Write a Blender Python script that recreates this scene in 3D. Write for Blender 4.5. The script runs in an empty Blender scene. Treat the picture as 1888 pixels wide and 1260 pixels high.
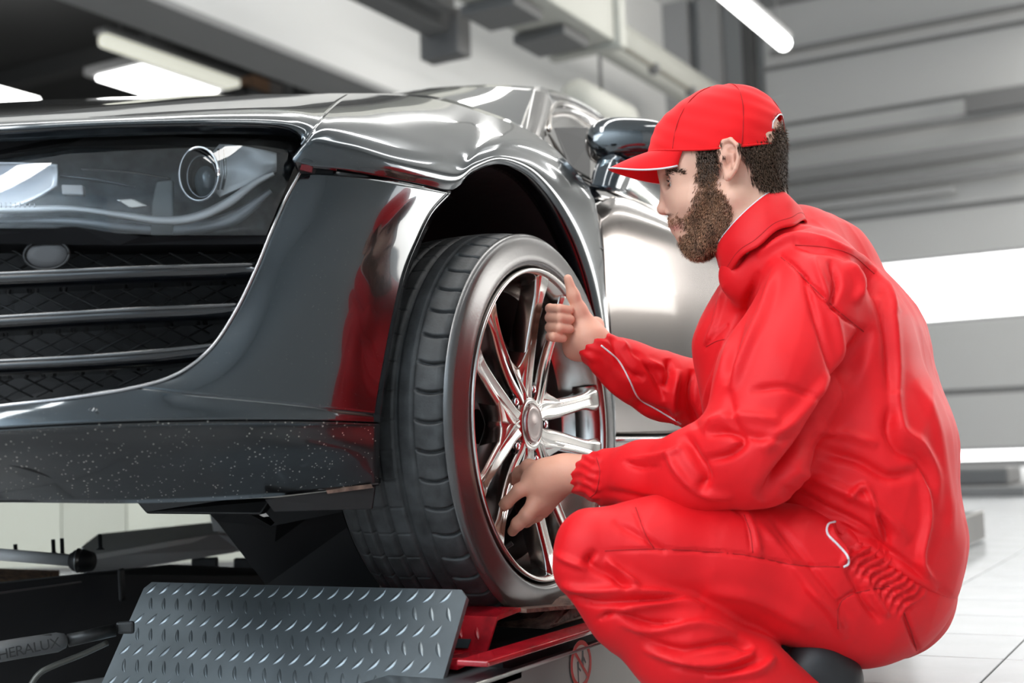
import bpy, bmesh, math, random
import numpy as np
from mathutils import Vector, Matrix
from mathutils.bvhtree import BVHTree
random.seed(7); rng = np.random.default_rng(7)
C = bpy.context.scene.collection
SC = bpy.context.scene
# ---------------------------------------------------------------- camera
FPX = 2350.0
CAM = np.array([0.0, 0.0, 0.40])
YAW, ROLL, PITCH = math.radians(29.4), math.radians(2.0), math.atan(212/2350)
RV = np.array([math.cos(YAW), math.sin(YAW), 0]); FV = np.array([-math.sin(YAW), math.cos(YAW), 0]); UZ = np.array([0, 0, 1.0])
FW = FV*math.cos(PITCH) + UZ*math.sin(PITCH); UP0 = -FV*math.sin(PITCH) + UZ*math.cos(PITCH)
RT = RV*math.cos(ROLL) - UP0*math.sin(ROLL); UP = UP0*math.cos(ROLL) + RV*math.sin(ROLL)
cd = bpy.data.cameras.new('camera'); cam = bpy.data.objects.new('camera', cd); C.objects.link(cam)
M = Matrix(((RT[0], UP[0], -FW[0], 0), (RT[1], UP[1], -FW[1], 0), (RT[2], UP[2], -FW[2], .4), (0, 0, 0, 1)))
cam.matrix_world = M
cd.sensor_width = 36; cd.lens = FPX/1888*36; cd.clip_start = .05
cd.dof.use_dof = True; cd.dof.focus_distance = 2.02; cd.dof.aperture_fstop = 3.4
SC.camera = cam
SC.view_settings.view_transform = 'Standard'; SC.view_settings.look = 'None'
SC.view_settings.exposure = 0.24; SC.view_settings.gamma = 1; SC.view_settings.use_curve_mapping = False
# ---------------------------------------------------------------- world and lights
w = bpy.data.worlds.new('world'); SC.world = w; w.use_nodes = True
w.node_tree.nodes['Background'].inputs[0].default_value = (.86, .93, 1.0, 1)
w.node_tree.nodes['Background'].inputs[1].default_value = 1.0
def area(name, loc, rot, sx, sy, power, col=(1, 1, 1)):
    l = bpy.data.lights.new(name, 'AREA'); l.shape = 'RECTANGLE'; l.size = sx; l.size_y = sy; l.energy = power; l.color = col
    o = bpy.data.objects.new(name, l); C.objects.link(o); o.location = loc; o.rotation_euler = rot; return o
# rows of long ceiling luminaires, fill lamps added behind the camera, and the daylight of the big windows
area('ceiling_light', (-1.5, 3.2, 6.6), (0, 0, 0), .5, 9, 200, (1, .98, .95))
area('ceiling_light', (2.2, 4.5, 6.6), (0, 0, 0), .5, 9, 150, (1, .98, .95))
area('ceiling_light', (-5.2, 6, 6.6), (0, 0, 0), .5, 9, 150, (1, .98, .95))
area('ceiling_light', (-1.5, 14.5, 6.6), (0, 0, 0), .5, 9, 150, (1, .98, .95))
area('ceiling_light', (2.2, 15, 6.6), (0, 0, 0), .5, 9, 150, (1, .98, .95))
area('ceiling_light', (-2.0, -4.2, 6.6), (0, 0, 0), 1.2, 5, 250, (1, .98, .95))  # unseen luminaire added behind the camera to brighten front wall and car front
area('added_wall_fill', (-.5, -4.2, 5.6), (math.radians(-62), 0, 0), 9, .4, 800, (.93, .97, 1))  # added unseen lamp, brightens the front wall that the bumper mirrors
area('window_daylight', (6.7, 14.2, 3.9), (0, math.radians(90), 0), 3.2, 10, 620, (1, .96, .90))
area('window_daylight', (-4.2, -6.7, 4.2), (math.radians(76), 0, math.radians(-12)), 6, 2.6, 300, (.84, .92, 1))
# ---------------------------------------------------------------- projection helpers (photo pixel -> point at a real distance)
def ray(px, py): return FW + RT*((px-944)/FPX) + UP*((630-py)/FPX)
def P(px, py, d):
    r = ray(px, py); return CAM + r*(d/r.dot(FV))
def PX(px, py, X): r = ray(px, py); return CAM + r*(X/r[0])
def PY(px, py, Y): r = ray(px, py); return CAM + r*(Y/r[1])
def PZ(px, py, z): r = ray(px, py); return CAM + r*((z-.4)/r[2])
def pixv(V):
    q = V-CAM; w_ = q@FW; return 944+FPX*(q@RT)/w_, 630-FPX*(q@UP)/w_
# ---------------------------------------------------------------- materials
def mat(name, col, rough=.5, metal=0.0, coat=0.0, spec=.5, bump=None, var=0.0, vscale=8, emit=None, ior=None, sheen=0, sss=0, crough=.03):
    m = bpy.data.materials.new(name); m.use_nodes = True; nt = m.node_tree; b = nt.nodes['Principled BSDF']
    b.inputs['Base Color'].default_value = (*col, 1); b.inputs['Roughness'].default_value = rough; b.inputs['Metallic'].default_value = metal
    b.inputs['Coat Weight'].default_value = coat; b.inputs['Coat Roughness'].default_value = crough; b.inputs['Specular IOR Level'].default_value = spec
    if ior: b.inputs['Coat IOR'].default_value = ior
    if sheen: b.inputs['Sheen Weight'].default_value = sheen
    if sss:
        b.inputs['Subsurface Weight'].default_value = sss; b.inputs['Subsurface Radius'].default_value = (1, .35, .2); b.inputs['Subsurface Scale'].default_value = .01
    if emit: b.inputs['Emission Color'].default_value = (*emit[:3], 1); b.inputs['Emission Strength'].default_value = emit[3]
    tc = nt.nodes.new('ShaderNodeTexCoord')
    if var:
        n = nt.nodes.new('ShaderNodeTexNoise'); n.inputs['Scale'].default_value = vscale; n.inputs['Detail'].default_value = 6
        nt.links.new(tc.outputs['Object'], n.inputs['Vector'])
        r = nt.nodes.new('ShaderNodeMapRange'); r.inputs['From Min'].default_value = .3; r.inputs['From Max'].default_value = .7
        r.inputs['To Min'].default_value = 1-var; r.inputs['To Max'].default_value = 1+var
        nt.links.new(n.outputs['Fac'], r.inputs['Value'])
        mx = nt.nodes.new('ShaderNodeVectorMath'); mx.operation = 'SCALE'; mx.inputs[0].default_value = col
        nt.links.new(r.outputs[0], mx.inputs['Scale']); nt.links.new(mx.outputs[0], b.inputs['Base Color'])
    if bump:
        n = nt.nodes.new('ShaderNodeTexNoise'); n.inputs['Scale'].default_value = bump[0]; n.inputs['Detail'].default_value = 5
        nt.links.new(tc.outputs['Object'], n.inputs['Vector'])
        bp = nt.nodes.new('ShaderNodeBump'); bp.inputs['Strength'].default_value = bump[1]; bp.inputs['Distance'].default_value = bump[2]
        nt.links.new(n.outputs['Fac'], bp.inputs['Height']); nt.links.new(bp.outputs[0], b.inputs['Normal'])
    return m
def dusty(m, scale, thr, col, size=.5, rough=.8):
    """small dried splashes and dust specks on top of a paint"""
    nt = m.node_tree; b = nt.nodes['Principled BSDF']
    tc = nt.nodes.new('ShaderNodeTexCoord')
    v = nt.nodes.new('ShaderNodeTexVoronoi'); v.inputs['Scale'].default_value = scale; v.inputs['Randomness'].default_value = 1
    nt.links.new(tc.outputs['Object'], v.inputs['Vector'])
    n = nt.nodes.new('ShaderNodeTexNoise'); n.inputs['Scale'].default_value = 14; nt.links.new(tc.outputs['Object'], n.inputs['Vector'])
    mu = nt.nodes.new('ShaderNodeMath'); mu.operation = 'MULTIPLY'; nt.links.new(n.outputs['Fac'], mu.inputs[0]); mu.inputs[1].default_value = thr
    lt = nt.nodes.new('ShaderNodeMath'); lt.operation = 'LESS_THAN'; nt.links.new(v.outputs['Distance'], lt.inputs[0]); nt.links.new(mu.outputs[0], lt.inputs[1])
    wv = nt.nodes.new('ShaderNodeMath'); wv.operation = 'GREATER_THAN'; wv.inputs[1].default_value = size
    sp = nt.nodes.new('ShaderNodeSeparateColor'); nt.links.new(v.outputs['Color'], sp.inputs[0]); nt.links.new(sp.outputs[0], wv.inputs[0])
    an = nt.nodes.new('ShaderNodeMath'); an.operation = 'MULTIPLY'; nt.links.new(lt.outputs[0], an.inputs[0]); nt.links.new(wv.outputs[0], an.inputs[1])
    d = nt.nodes.new('ShaderNodeBsdfDiffuse'); d.inputs[0].default_value = (*col, 1)
    mx = nt.nodes.new('ShaderNodeMixShader'); nt.links.new(an.outputs[0], mx.inputs[0]); nt.links.new(b.outputs[0], mx.inputs[1]); nt.links.new(d.outputs[0], mx.inputs[2])
    nt.links.new(mx.outputs[0], nt.nodes['Material Output'].inputs[0]); return m
M_paint = dusty(mat('black_paint', (.052, .062, .070), .14, .9, 1, .5, ior=1.5, crough=.015), 330, .14, (.30, .28, .25), .72)
M_paint_low = dusty(mat('lower_bumper_paint', (.024, .025, .026), .30, .5, .7, .5, bump=(60, .1, .002)), 210, .36, (.52, .49, .44), .58)
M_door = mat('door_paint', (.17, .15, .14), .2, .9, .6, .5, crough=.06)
M_blackp = mat('black_plastic', (.006, .006, .007), .45, bump=(200, .1, .001))
M_gblack = mat('gloss_black_plastic', (.005, .006, .008), .12, coat=.6)
M_slat = mat('slat_lacquer', (.02, .022, .025), .16, .6, 1, ior=1.9)
M_liner = mat('wheel_arch_liner', (.010, .008, .009), .7, bump=(40, .4, .004))
M_rubber = mat('tyre_rubber', (.030, .031, .032), .55, spec=.45, bump=(260, .35, .001), var=.5, vscale=40)
M_wall_r = mat('tyre_sidewall', (.036, .033, .032), .27, spec=1.0, bump=(300, .1, .001))
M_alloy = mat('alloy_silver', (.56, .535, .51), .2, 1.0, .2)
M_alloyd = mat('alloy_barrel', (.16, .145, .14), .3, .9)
M_chrome = mat('chrome', (.8, .8, .82), .06, 1)
M_disc = mat('brake_steel', (.30, .30, .31), .35, .9, var=.15)
M_calip = mat('caliper_grey', (.34, .34, .34), .5, .3)
M_red = mat('red_workwear', (.72, .004, .009), .55, spec=.32, bump=(900, .12, .0006), sheen=.04, var=.05, vscale=14)
M_redin = mat('red_seam', (.42, .002, .004), .8)
M_cap = mat('red_cap_cotton', (.82, .006, .010), .7, spec=.2, bump=(1300, .15, .0005), sheen=.1)
M_piping = mat('white_piping', (.72, .70, .72), .5)
M_boot = mat('black_boot_leather', (.012, .012, .013), .5, bump=(120, .3, .001))
M_sole = mat('boot_sole', (.02, .02, .02), .8)
def skinmat():
    m = mat('skin', (.78, .46, .34), .5, spec=.35, bump=(420, .12, .0008), sss=.12)
    nt = m.node_tree; b = nt.nodes['Principled BSDF']
    a = nt.nodes.new('ShaderNodeAttribute'); a.attribute_name = 'tone'
    nt.links.new(a.outputs['Color'], b.inputs['Base Color']); return m
M_skin = skinmat()
M_hair = mat('brown_hair', (.095, .055, .034), .5, spec=.3)
M_beard = mat('beard_hair', (.40, .205, .115), .5, spec=.3, var=.6, vscale=60)
M_eye = mat('eye_white', (.6, .58, .56), .1); M_iris = mat('eye_iris', (.03, .035, .03), .1)
M_wall = mat('white_wall', (.52, .52, .51), .8); M_wallg = mat('grey_wall', (.34, .34, .335), .8)
M_bulk = mat('bulkhead_paint', (.60, .60, .59), .8); M_soff = mat('soffit_paint', (.26, .26, .26), .8)
M_dark = mat('dark_ceiling', (.050, .050, .050), .9); M_ceil = mat('ceiling_paint', (.68, .68, .67), .8)
M_duct = mat('duct_cream', (.44, .44, .40), .6); M_rail = mat('rail_grey', (.14, .14, .14), .6); M_hook = mat('cable_brown', (.18, .17, .14), .7)
M_doorp = mat('door_panel_grey', (.35, .35, .345), .55); M_track = mat('door_track', (.15, .15, .15), .6)
M_tile = mat('floor_tile', (.38, .392, .40), .22, spec=.6, var=.08, vscale=5); M_grout = mat('grout', (.25, .25, .24), .8)
M_steel = mat('ramp_steel', (.20, .225, .24), .34, .8, bump=(90, .12, .001), var=.15, vscale=9)
M_redm = mat('red_ramp_paint', (.36, .006, .014), .26, coat=.5, bump=(70, .25, .002), var=.35, vscale=26)
M_rust = mat('dirty_brown_steel', (.19, .12, .09), .75, bump=(120, .8, .004), var=.5, vscale=60)
M_ramp = mat('lift_grey_lacquer', (.17, .165, .155), .4, .2, var=.12, vscale=4)
M_black = mat('dark_machine', (.008, .008, .009), .6); M_arm = mat('lift_arm_paint', (.55, .55, .55), .5); M_armt = mat('lift_arm_lit', (.80, .80, .78), .5)  # arm top and gusset get a lighter copy of the arm paint, as if lit
M_cream = mat('cream_board', (.70, .68, .56), .7, var=.05, vscale=2)
M_glow = mat('luminaire_tube', (1, 1, 1), .5, emit=(1, 1, .98, 7)); M_dim = mat('luminaire_pale', (.6, .6, .52), .4, emit=(1, 1, .86, .55))
M_winglow = mat('window_daylight_pane', (1, 1, 1), .5, emit=(1, 1, 1, 3.0))
M_signw = mat('sign_white', (.62, .60, .52), .5); M_signr = mat('sign_red', (.55, .03, .02), .5); M_signb = mat('sign_black', (.01, .01, .01), .5)
M_gravel = mat('brown_grit', (.20, .11, .06), .9, bump=(60, 1, .01), var=.7, vscale=50)
# ---------------------------------------------------------------- object helpers
def link(name, me, m, parent=None, smooth=True):
    o = bpy.data.objects.new(name, me); C.objects.link(o)
    if m is not None: me.materials.append(m)
    if smooth and len(me.polygons): me.polygons.foreach_set('use_smooth', [True]*len(me.polygons))
    if parent is not None:
        o.parent = parent
        o.matrix_parent_inverse = Matrix.Translation(-parent_loc(parent))
    return o
def parent_loc(p):
    return Vector(p.location) if p.type == 'EMPTY' and p.parent is None else Vector((0, 0, 0))
def mesh(name, V, Fc, m, parent=None, smooth=True):
    me = bpy.data.meshes.new(name); me.from_pydata([tuple(float(c) for c in v) for v in V], [], [tuple(int(i) for i in f) for f in Fc]); me.update()
    return link(name, me, m, parent, smooth)
def bmo(name, bm, m, parent=None, smooth=False):
    me = bpy.data.meshes.new(name); bmesh.ops.recalc_face_normals(bm, faces=bm.faces[:]); bm.to_mesh(me); bm.free()
    return link(name, me, m, parent, smooth)
def thing(name, label, cat, loc=(0, 0, 0), group=None):
    o = bpy.data.objects.new(name, None); o.empty_display_size = .1; C.objects.link(o); o.location = Vector([float(c) for c in loc]); return tag(o, label, cat, group)
def tag(o, label, cat, group=None):
    o['label'] = label; o['category'] = cat
    if group: o['group'] = group
    return o
def struct(o): o['kind'] = 'structure'; return o
def box(bm, x0, x1, y0, y1, z0, z1, bev=0):
    vs = [bm.verts.new((x, y, z)) for x in (x0, x1) for y in (y0, y1) for z in (z0, z1)]
    fs = [bm.faces.new([vs[i] for i in q]) for q in ((0, 1, 3, 2), (4, 6, 7, 5), (0, 4, 5, 1), (2, 3, 7, 6), (0, 2, 6, 4), (1, 5, 7, 3))]
    if bev:
        es = list({e for f in fs for e in f.edges}); bmesh.ops.bevel(bm, geom=es, offset=bev, segments=2, affect='EDGES', profile=.5)
def boxo(name, m, x0, x1, y0, y1, z0, z1, bev=0, parent=None, smooth=False):
    bm = bmesh.new(); box(bm, x0, x1, y0, y1, z0, z1, bev); return bmo(name, bm, m, parent, smooth)
def prism(bm, pts, ext):
    """pts: 3-D polygon, extruded by vector ext"""
    a = [bm.verts.new(tuple(p)) for p in pts]; b = [bm.verts.new(tuple(np.array(p)+np.array(ext))) for p in pts]; n = len(pts)
    bm.faces.new(a); bm.faces.new(b[::-1])
    for i in range(n): bm.faces.new((a[i], b[i], b[(i+1) % n], a[(i+1) % n]))
def prismo(name, m, pts, ext, parent=None, bev=0):
    bm = bmesh.new(); prism(bm, pts, ext)
    if bev: bmesh.ops.bevel(bm, geom=bm.edges[:], offset=bev, segments=2, affect='EDGES', profile=.5)
    return bmo(name, bm, m, parent)
def cr(p0, p1, p2, p3, t):
    return .5*((2*p1)+(-p0+p2)*t+(2*p0-5*p1+4*p2-p3)*t*t+(-p0+3*p1-3*p2+p3)*t**3)
def spline(pts, n):
    """Catmull-Rom through pts, n samples a segment"""
    pts = np.array(pts, float); ext = np.vstack([2*pts[0]-pts[1], pts, 2*pts[-1]-pts[-2]]); out = []
    for i in range(len(pts)-1):
        for k in range(n): out.append(cr(ext[i], ext[i+1], ext[i+2], ext[i+3], k/n))
    out.append(pts[-1]); return np.array(out)
def frames(path):
    T = np.gradient(path, axis=0); T /= np.linalg.norm(T, axis=1)[:, None]+1e-12
    n = np.cross(T[0], [0, 0, 1.0]); n = n if np.linalg.norm(n) > 1e-3 else np.cross(T[0], [1.0, 0, 0]); n /= np.linalg.norm(n); N = []
    for t in T:
        n = n-t*n.dot(t); n /= np.linalg.norm(n); N.append(n.copy())
    N = np.array(N); return T, N, np.cross(T, N)
def tube(path, r, seg=10, cap=True):
    path = np.array(path, float); T, N, B = frames(path); r = np.broadcast_to(np.array(r, float), (len(path),))
    V = []; Fc = []
    for i in range(len(path)):
        for k in range(seg):
            a = 2*math.pi*k/seg; V.append(path[i]+r[i]*(math.cos(a)*N[i]+math.sin(a)*B[i]))
    for i in range(len(path)-1):
        for k in range(seg): Fc.append((i*seg+k, i*seg+(k+1) % seg, (i+1)*seg+(k+1) % seg, (i+1)*seg+k))
    if cap: Fc.append(tuple(range(seg))[::-1]); Fc.append(tuple(range((len(path)-1)*seg, len(path)*seg)))
    return V, Fc
def tubeo(name, m, path, r, parent=None, seg=10): V, Fc = tube(path, r, seg); return mesh(name, V, Fc, m, parent)
def joinp(parts):
    V = []; Fc = []
    for v, f in parts:
        o = len(V); V += list(v); Fc += [tuple(i+o for i in q) for q in f]
    return V, Fc
def grid_faces(nr, nc, wrap=False):
    Fc = []
    for i in range(nr-1):
        for j in range(nc if wrap else nc-1): Fc.append((i*nc+j, i*nc+(j+1) % nc, (i+1)*nc+(j+1) % nc, (i+1)*nc+j))
    return Fc
def patch(ctrl, nu=6, nv=6):
    """bicubic grid through ctrl[row][col] 3-D points"""
    A = np.array(ctrl, float); rows = np.array([spline(r, nu) for r in A]); cols = np.array([spline(rows[:, j], nv) for j in range(rows.shape[1])]).transpose(1, 0, 2)
    return cols
def patcho(name, m, G, parent=None, thick=.004, flip=False):
    nr, nc = G.shape[:2]; Fc = grid_faces(nr, nc)
    if flip: Fc = [f[::-1] for f in Fc]
    o = mesh(name, G.reshape(-1, 3), Fc, m, parent)
    if thick:
        s = o.modifiers.new('thickness', 'SOLIDIFY'); s.thickness = thick; s.offset = -1
    return o
# ================================================================= THE HALL (structure)
def wallbox(name, m, *a): return struct(boxo(name, m, *a))
wallbox('ceiling', M_ceil, -8.64, 7.2, -7.2, 20.2, 8.0, 8.2)
wallbox('wall_back', M_wallg, -17, 7.2, 20.06, 20.4, 0, 8.2)
wallbox('wall_right', M_wall, 7.0, 7.2, -7.2, 20.2, 0, 8.2)
wallbox('wall_front', mat('front_wall_paint', (.50, .58, .64), .8), -17, 7.2, -7.2, -7.0, 0, 8.2)
wallbox('wall_left', M_bulk, -8.64, -8.0, -7.2, 20.2, 4.57, 8.2)
wallbox('trim_1', M_soff, -8.64, -8.0, -7.2, 20.2, 4.50, 4.57)
wallbox('ceiling_annex', M_dark, -17, -8.64, -7.2, 20.2, 6.4, 6.5)
wallbox('wall_annex', M_dark, -17.2, -17, -7.2, 20.2, 0, 6.5)
for k, yy in enumerate((4.5, 8.5, 12.5, 16.5)):
    wallbox('trim_%d' % (k+2), mat('annex_rail', (.07, .07, .07), .8), -17, -8.7, yy, yy+.25, 6.15, 6.4)
# pilasters in the far left corner of the back wall
for k, (x0, x1, c) in enumerate(((-8.0, -7.55, .30), (-7.35, -7.0, .26), (-6.62, -6.45, .06))):
    wallbox('trim_%d' % (k+7), mat('pilaster', (c, c, c), .8), x0, x1, 19.8, 20.06, 0, 8.0)
# window bands behind the camera and on the right (seen in the reflections)
for k, (y0, y1) in enumerate(((8, 13.5), (14, 19.7))):
    f = boxo('window_%d' % (k+1), M_rail, 6.86, 6.99, y0-.1, y1+.1, 3.0, 5.4); struct(f)
    boxo('window_pane', M_winglow, 6.84, 6.855, y0, y1, 3.1, 5.3, parent=f)
# sectional overhead door in the back wall
dr = struct(boxo('door_1', M_track, -6.35, 3.0, 19.99, 20.055, 0, 7.9))
for z0, z1 in ((5.62, 6.55), (6.6, 7.6), (4.75, 5.58), (3.95, 4.7), (3.2, 3.9), (1.15, 2.2), (.27, 1.1)):
    boxo('panel', M_doorp, -6.3, 2.95, 19.93, 19.985, z0+.015, z1-.015, .01, parent=dr)
for i in range(3):
    x0 = -6.2+i*3.05
    boxo('pane', M_winglow, x0, x0+3.03, 19.94, 19.98, 2.24, 3.16, parent=dr)
boxo('threshold_gap', M_winglow, -6.3, 2.95, 19.96, 19.985, .11, .24, parent=dr)
# horizontal tracks, spring shaft and beam in front of the door
def rodX(name, m, px0, py0, px1, py1, Y, th, label, cat, r=None):
    a = PY(px0, py0, Y); b = PY(px1, py1, Y)
    o = boxo(name, m, min(a[0], b[0]), max(a[0], b[0]), Y-.06, Y+.06, (a[2]+b[2])/2-th/2, (a[2]+b[2])/2+th/2, .01); return tag(o, label, cat)
rodX('door_beam', M_track, 1400, 335, 1900, 262, 19.6, .20, 'upper grey horizontal beam crossing the overhead door behind the red cap', 'beam')
rodX('door_beam', M_track, 1400, 378, 1900, 300, 19.6, .14, 'lower grey horizontal beam crossing the overhead door behind the man\'s neck', 'beam')
rodX('door_rail', M_rail, 1420, 100, 1900, 8, 19.6, .06, 'thin dark rail high on the overhead door beside the ceiling tube lamp', 'rail')
rodX('spring_shaft', M_track, 1400, 262, 1900, 215, 19.5, .10, 'thin shaft high on the overhead door just above the two beams', 'rail')
rodX('door_operator', mat('operator_grey', (.10, .10, .10), .7), 1780, 190, 1930, 172, 19.4, .28, 'long dark box on the shaft near the right edge, above the beams', 'machine')
rodX('cross_strut', M_soff, 1400, 392, 1760, 352, 19.7, .10, 'short faint grey strut below the lower door beam', 'beam')
# floor: tiles laid one by one where they can be told apart
fl = struct(boxo('floor', M_grout, -17, 7.2, -7.2, 20.2, -.12, -.008))
bm = bmesh.new(); box(bm, -.1485, .1485, -.1485, .1485, -.02, 0, .0015); me_t = bpy.data.meshes.new('tile'); bm.to_mesh(me_t); bm.free(); me_t.materials.append(M_tile)
placed = set(); nt_ = 0
for j in range(2, 26):
    for i in range(-10, 12):
        x = i*.30+.05; y = j*.30-.05
        px, py = pixv(np.array([[x, y, 0.0]])); px, py = px[0], py[0]
        if 1440 < px < 2050 and 880 < py < 1500 and nt_ < 290:
            o = bpy.data.objects.new('tile', me_t); C.objects.link(o); o.location = (x, y, 0); o.parent = fl; placed.add((i, j)); nt_ += 1
V = []; Fc = []
for j in range(-22, 67):
    for i in range(-28, 24):
        if (i, j) in placed: continue
        x = i*.30+.05; y = j*.30-.05; k = len(V)
        V += [(x-.1485, y-.1485, 0), (x+.1485, y-.1485, 0), (x+.1485, y+.1485, 0), (x-.1485, y+.1485, 0)]; Fc.append((k, k+1, k+2, k+3))
far = mesh('distant_tiles', V, Fc, M_tile, fl, False); far['kind'] = 'stuff'
# ceiling luminaires in view
def lum(name, m, a, b, wd, ht, label, group='tube lamps under the ceilings'):
    t = thing(name, label, 'lamp', (a+b)/2, group); a = np.array(a); b = np.array(b)
    boxo('housing', M_soff, a[0]-wd/2, a[0]+wd/2, a[1], b[1], a[2]+ht*.5, a[2]+ht, .02, parent=t)
    V, Fc = tube([a+[0, .02, 0], a+[0, .05, 0], b-[0, .05, 0], b-[0, .02, 0]], [wd*.3, wd*.45, wd*.45, wd*.3], 14); mesh('diffuser', V, Fc, m, t)
    top = 8.0 if a[0] > -8 else 6.4
    for yy in (a[1]+.3, b[1]-.3): boxo('hanging_wire', M_rail, a[0]-.008, a[0]+.008, yy, yy+.016, a[2]+ht, top, parent=t)
    return t
a = PZ(1340, -10, 5.0); b = PZ(1440, 84, 5.0); lum('tube_lamp', M_glow, np.array([a[0], a[1]-.6, 5.0]), np.array([a[0], b[1], 5.0]), .19, .12, 'bright white tube lamp hanging at top right above the red cap')
a = PX(185, 72, -11); b = PX(500, 175, -11); lum('tube_lamp', M_dim, np.array([-11, a[1], a[2]]), np.array([-11, b[1]+1.2, a[2]]), .2, .14, 'pale unlit looking tube lamp under the dark annex ceiling, the upper of two')
a = PX(240, 133, -11.6)
t = thing('panel_lamp', 'wide bright panel lamp over the bonnet, the lower of two on the dark ceiling', 'lamp', a, 'tube lamps under the ceilings')
boxo('housing', M_soff, -12.3, -11.3, a[1]-.1, a[1]+4.5, a[2]+.06, a[2]+.16, parent=t)
boxo('diffuser', M_glow, -12.2, -11.4, a[1], a[1]+4.4, a[2], a[2]+.06, .02, parent=t)
for yy in (a[1]+.5, a[1]+3.5): boxo('hanging_wire', M_rail, -11.8, -11.785, yy, yy+.015, a[2]+.15, 6.4, parent=t)
a = PX(15, 184, -12.3)
tag(boxo('panel_lamp', M_glow, -12.9, -12.1, a[1]-1.6, a[1]+.3, a[2], a[2]+.06, .02), 'bright lamp end at the left edge just above the bonnet', 'lamp', 'tube lamps under the ceilings')
# things hanging along the white bulkhead
a = PX(640, -6, -6.2); b = PX(800, 96, -6.2)
t = thing('exhaust_rail', 'dark grey extraction rail hanging from the ceiling with its end above the windscreen', 'rail', a)
boxo('profile', M_rail, -6.2, -5.95, a[1]-3, b[1], a[2]-.02, a[2]+.30, .02, parent=t)
boxo('side_channel', M_track, -5.95, -5.80, a[1]-3, b[1]-.25, a[2]+.10, a[2]+.34, .02, parent=t)
boxo('end_bracket', M_rail, -6.28, -5.85, b[1]-.12, b[1]+.1, a[2]-.22, a[2]+.2, .02, parent=t)
a = PX(880, -4, -5.4); b = PX(1020, 100, -5.4)
t = thing('ventilation_duct', 'cream ventilation duct with a square end hanging beside the dark rail', 'duct', a)
boxo('casing', M_duct, -5.4, -4.75, a[1]-3, b[1], b[2], b[2]+.62, .02, parent=t)
boxo('end_flange', M_duct, -5.46, -4.69, b[1], b[1]+.14, b[2]-.05, b[2]+.66, .02, parent=t)
for q in (0, .9): boxo('grille', M_track, -5.42, -4.9, b[1]-.75-q, b[1]-.25-q, b[2]-.10, b[2]-.01, .01, parent=t)
a = PX(1045, 20, -6.6); b = PX(1300, 200, -6.6)
V, Fc = tube([a-np.array([0, 2, 0]), [a[0], (a[1]+b[1])/2, a[2]], [a[0], b[1]+.8, a[2]]], .26, 18); tag(mesh('air_pipe', V, Fc, M_duct), 'round cream air pipe running along the bulkhead behind the red cap', 'pipe')
a = PX(1005, -4, -6.2); zz = a[2]
t = thing('cable_run', 'thin brown cable on small hooks above the cream air pipe', 'cable', a)
V, Fc = tube([[a[0], a[1]-1, zz], [a[0], a[1]+4, zz-.02], [a[0], a[1]+12, zz]], .028, 8); mesh('cable', V, Fc, M_hook, t)
for px in (1085, 1200, 1270):
    for yy in np.linspace(a[1], a[1]+12, 300):
        u, _ = pixv(np.array([[a[0], yy, zz]]))
        if u[0] > px: boxo('hook', M_track, a[0]-.06, a[0]+.06, yy, yy+.12, zz-.1, zz+.02, .01, parent=t); break
a = PX(1110, 205, -5.6)
V, Fc = tube([[a[0], a[1]-.7, a[2]], [a[0], a[1]-.6, a[2]], [a[0], a[1]+.5, a[2]], [a[0], a[1]+.6, a[2]]], [.08, .2, .2, .08], 16); ec = thing('extractor_can', 'pale rounded canister hanging above the wing mirror', 'canister', a); mesh('drum', V, Fc, M_duct, ec); tubeo('hanging_rod', M_rail, [[a[0], a[1], a[2]+.15], [a[0], a[1], 8.0]], .02, ec, 8)
# blurred stock on a shelf deep in the annex, seen over the bonnet
zsh = PX(500, 176, -10)[2]-.12
for k, (px, py, s, c) in enumerate(((470, 158, .22, (.30, .17, .10)), (500, 164, .18, (.22, .20, .19)), (545, 166, .16, (.05, .05, .05)), (525, 163, .13, (.16, .16, .16)))):
    a = PX(px, py, -10); lab = ('brown crate stored high in the annex over the bonnet', 'grey carton beside the brown crate in the annex', 'small black post box right of the grey carton in the annex', 'light grey small box between the grey carton and the black one')[k]
    tag(boxo('storage_box', mat('storage_box', c, .8), -10-s/2, -10+s/2, a[1]-s*.7, a[1]+s*.7, zsh, a[2]+s*.4, .02), lab, 'box', 'boxes stored in the annex')
t = thing('storage_shelf', 'dark shelf rack in the annex carrying the blurred boxes', 'shelf', (-10, PX(500, 175, -10)[1], 0))
ys = PX(500, 175, -10)[1]
for (zz) in (zsh, 2.0, .3): boxo('board', M_dark, -10.3, -9.7, ys-.8, ys+1.9, zz-.05, zz, parent=t)
for yy in (ys-.8, ys+1.85):
    for xx in (-10.3, -9.75): boxo('post', M_dark, xx, xx+.05, yy, yy+.05, 0, zsh, parent=t)
# workshop things added unseen behind the camera for dark reflections in the paint
t = thing('tool_cabinet', 'dark steel tool cabinet added unseen behind the camera for reflections in the front bumper', 'cabinet', (1.2, -4.4, 0))
boxo('body', mat('cabinet_blue', (.03, .045, .07), .4), .8, 1.7, -4.8, -4.2, .1, 1.05, .02, parent=t)
for z in (.15, .38, .6, .82): boxo('drawer', M_black, .84, 1.66, -4.20, -4.18, z, z+.19, .005, parent=t)
t = thing('workbench', 'long dark workbench added unseen against the front wall for reflections in the bumper', 'table', (-1.2, -6.3, 0))
boxo('worktop', M_black, -2.6, .1, -6.7, -5.9, .85, .92, .01, parent=t)
for x in (-2.55, 0): 
    for y in (-6.65, -5.97): boxo('leg', M_black, x-.03, x+.03, y-.03, y+.03, 0, .85, parent=t)
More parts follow.
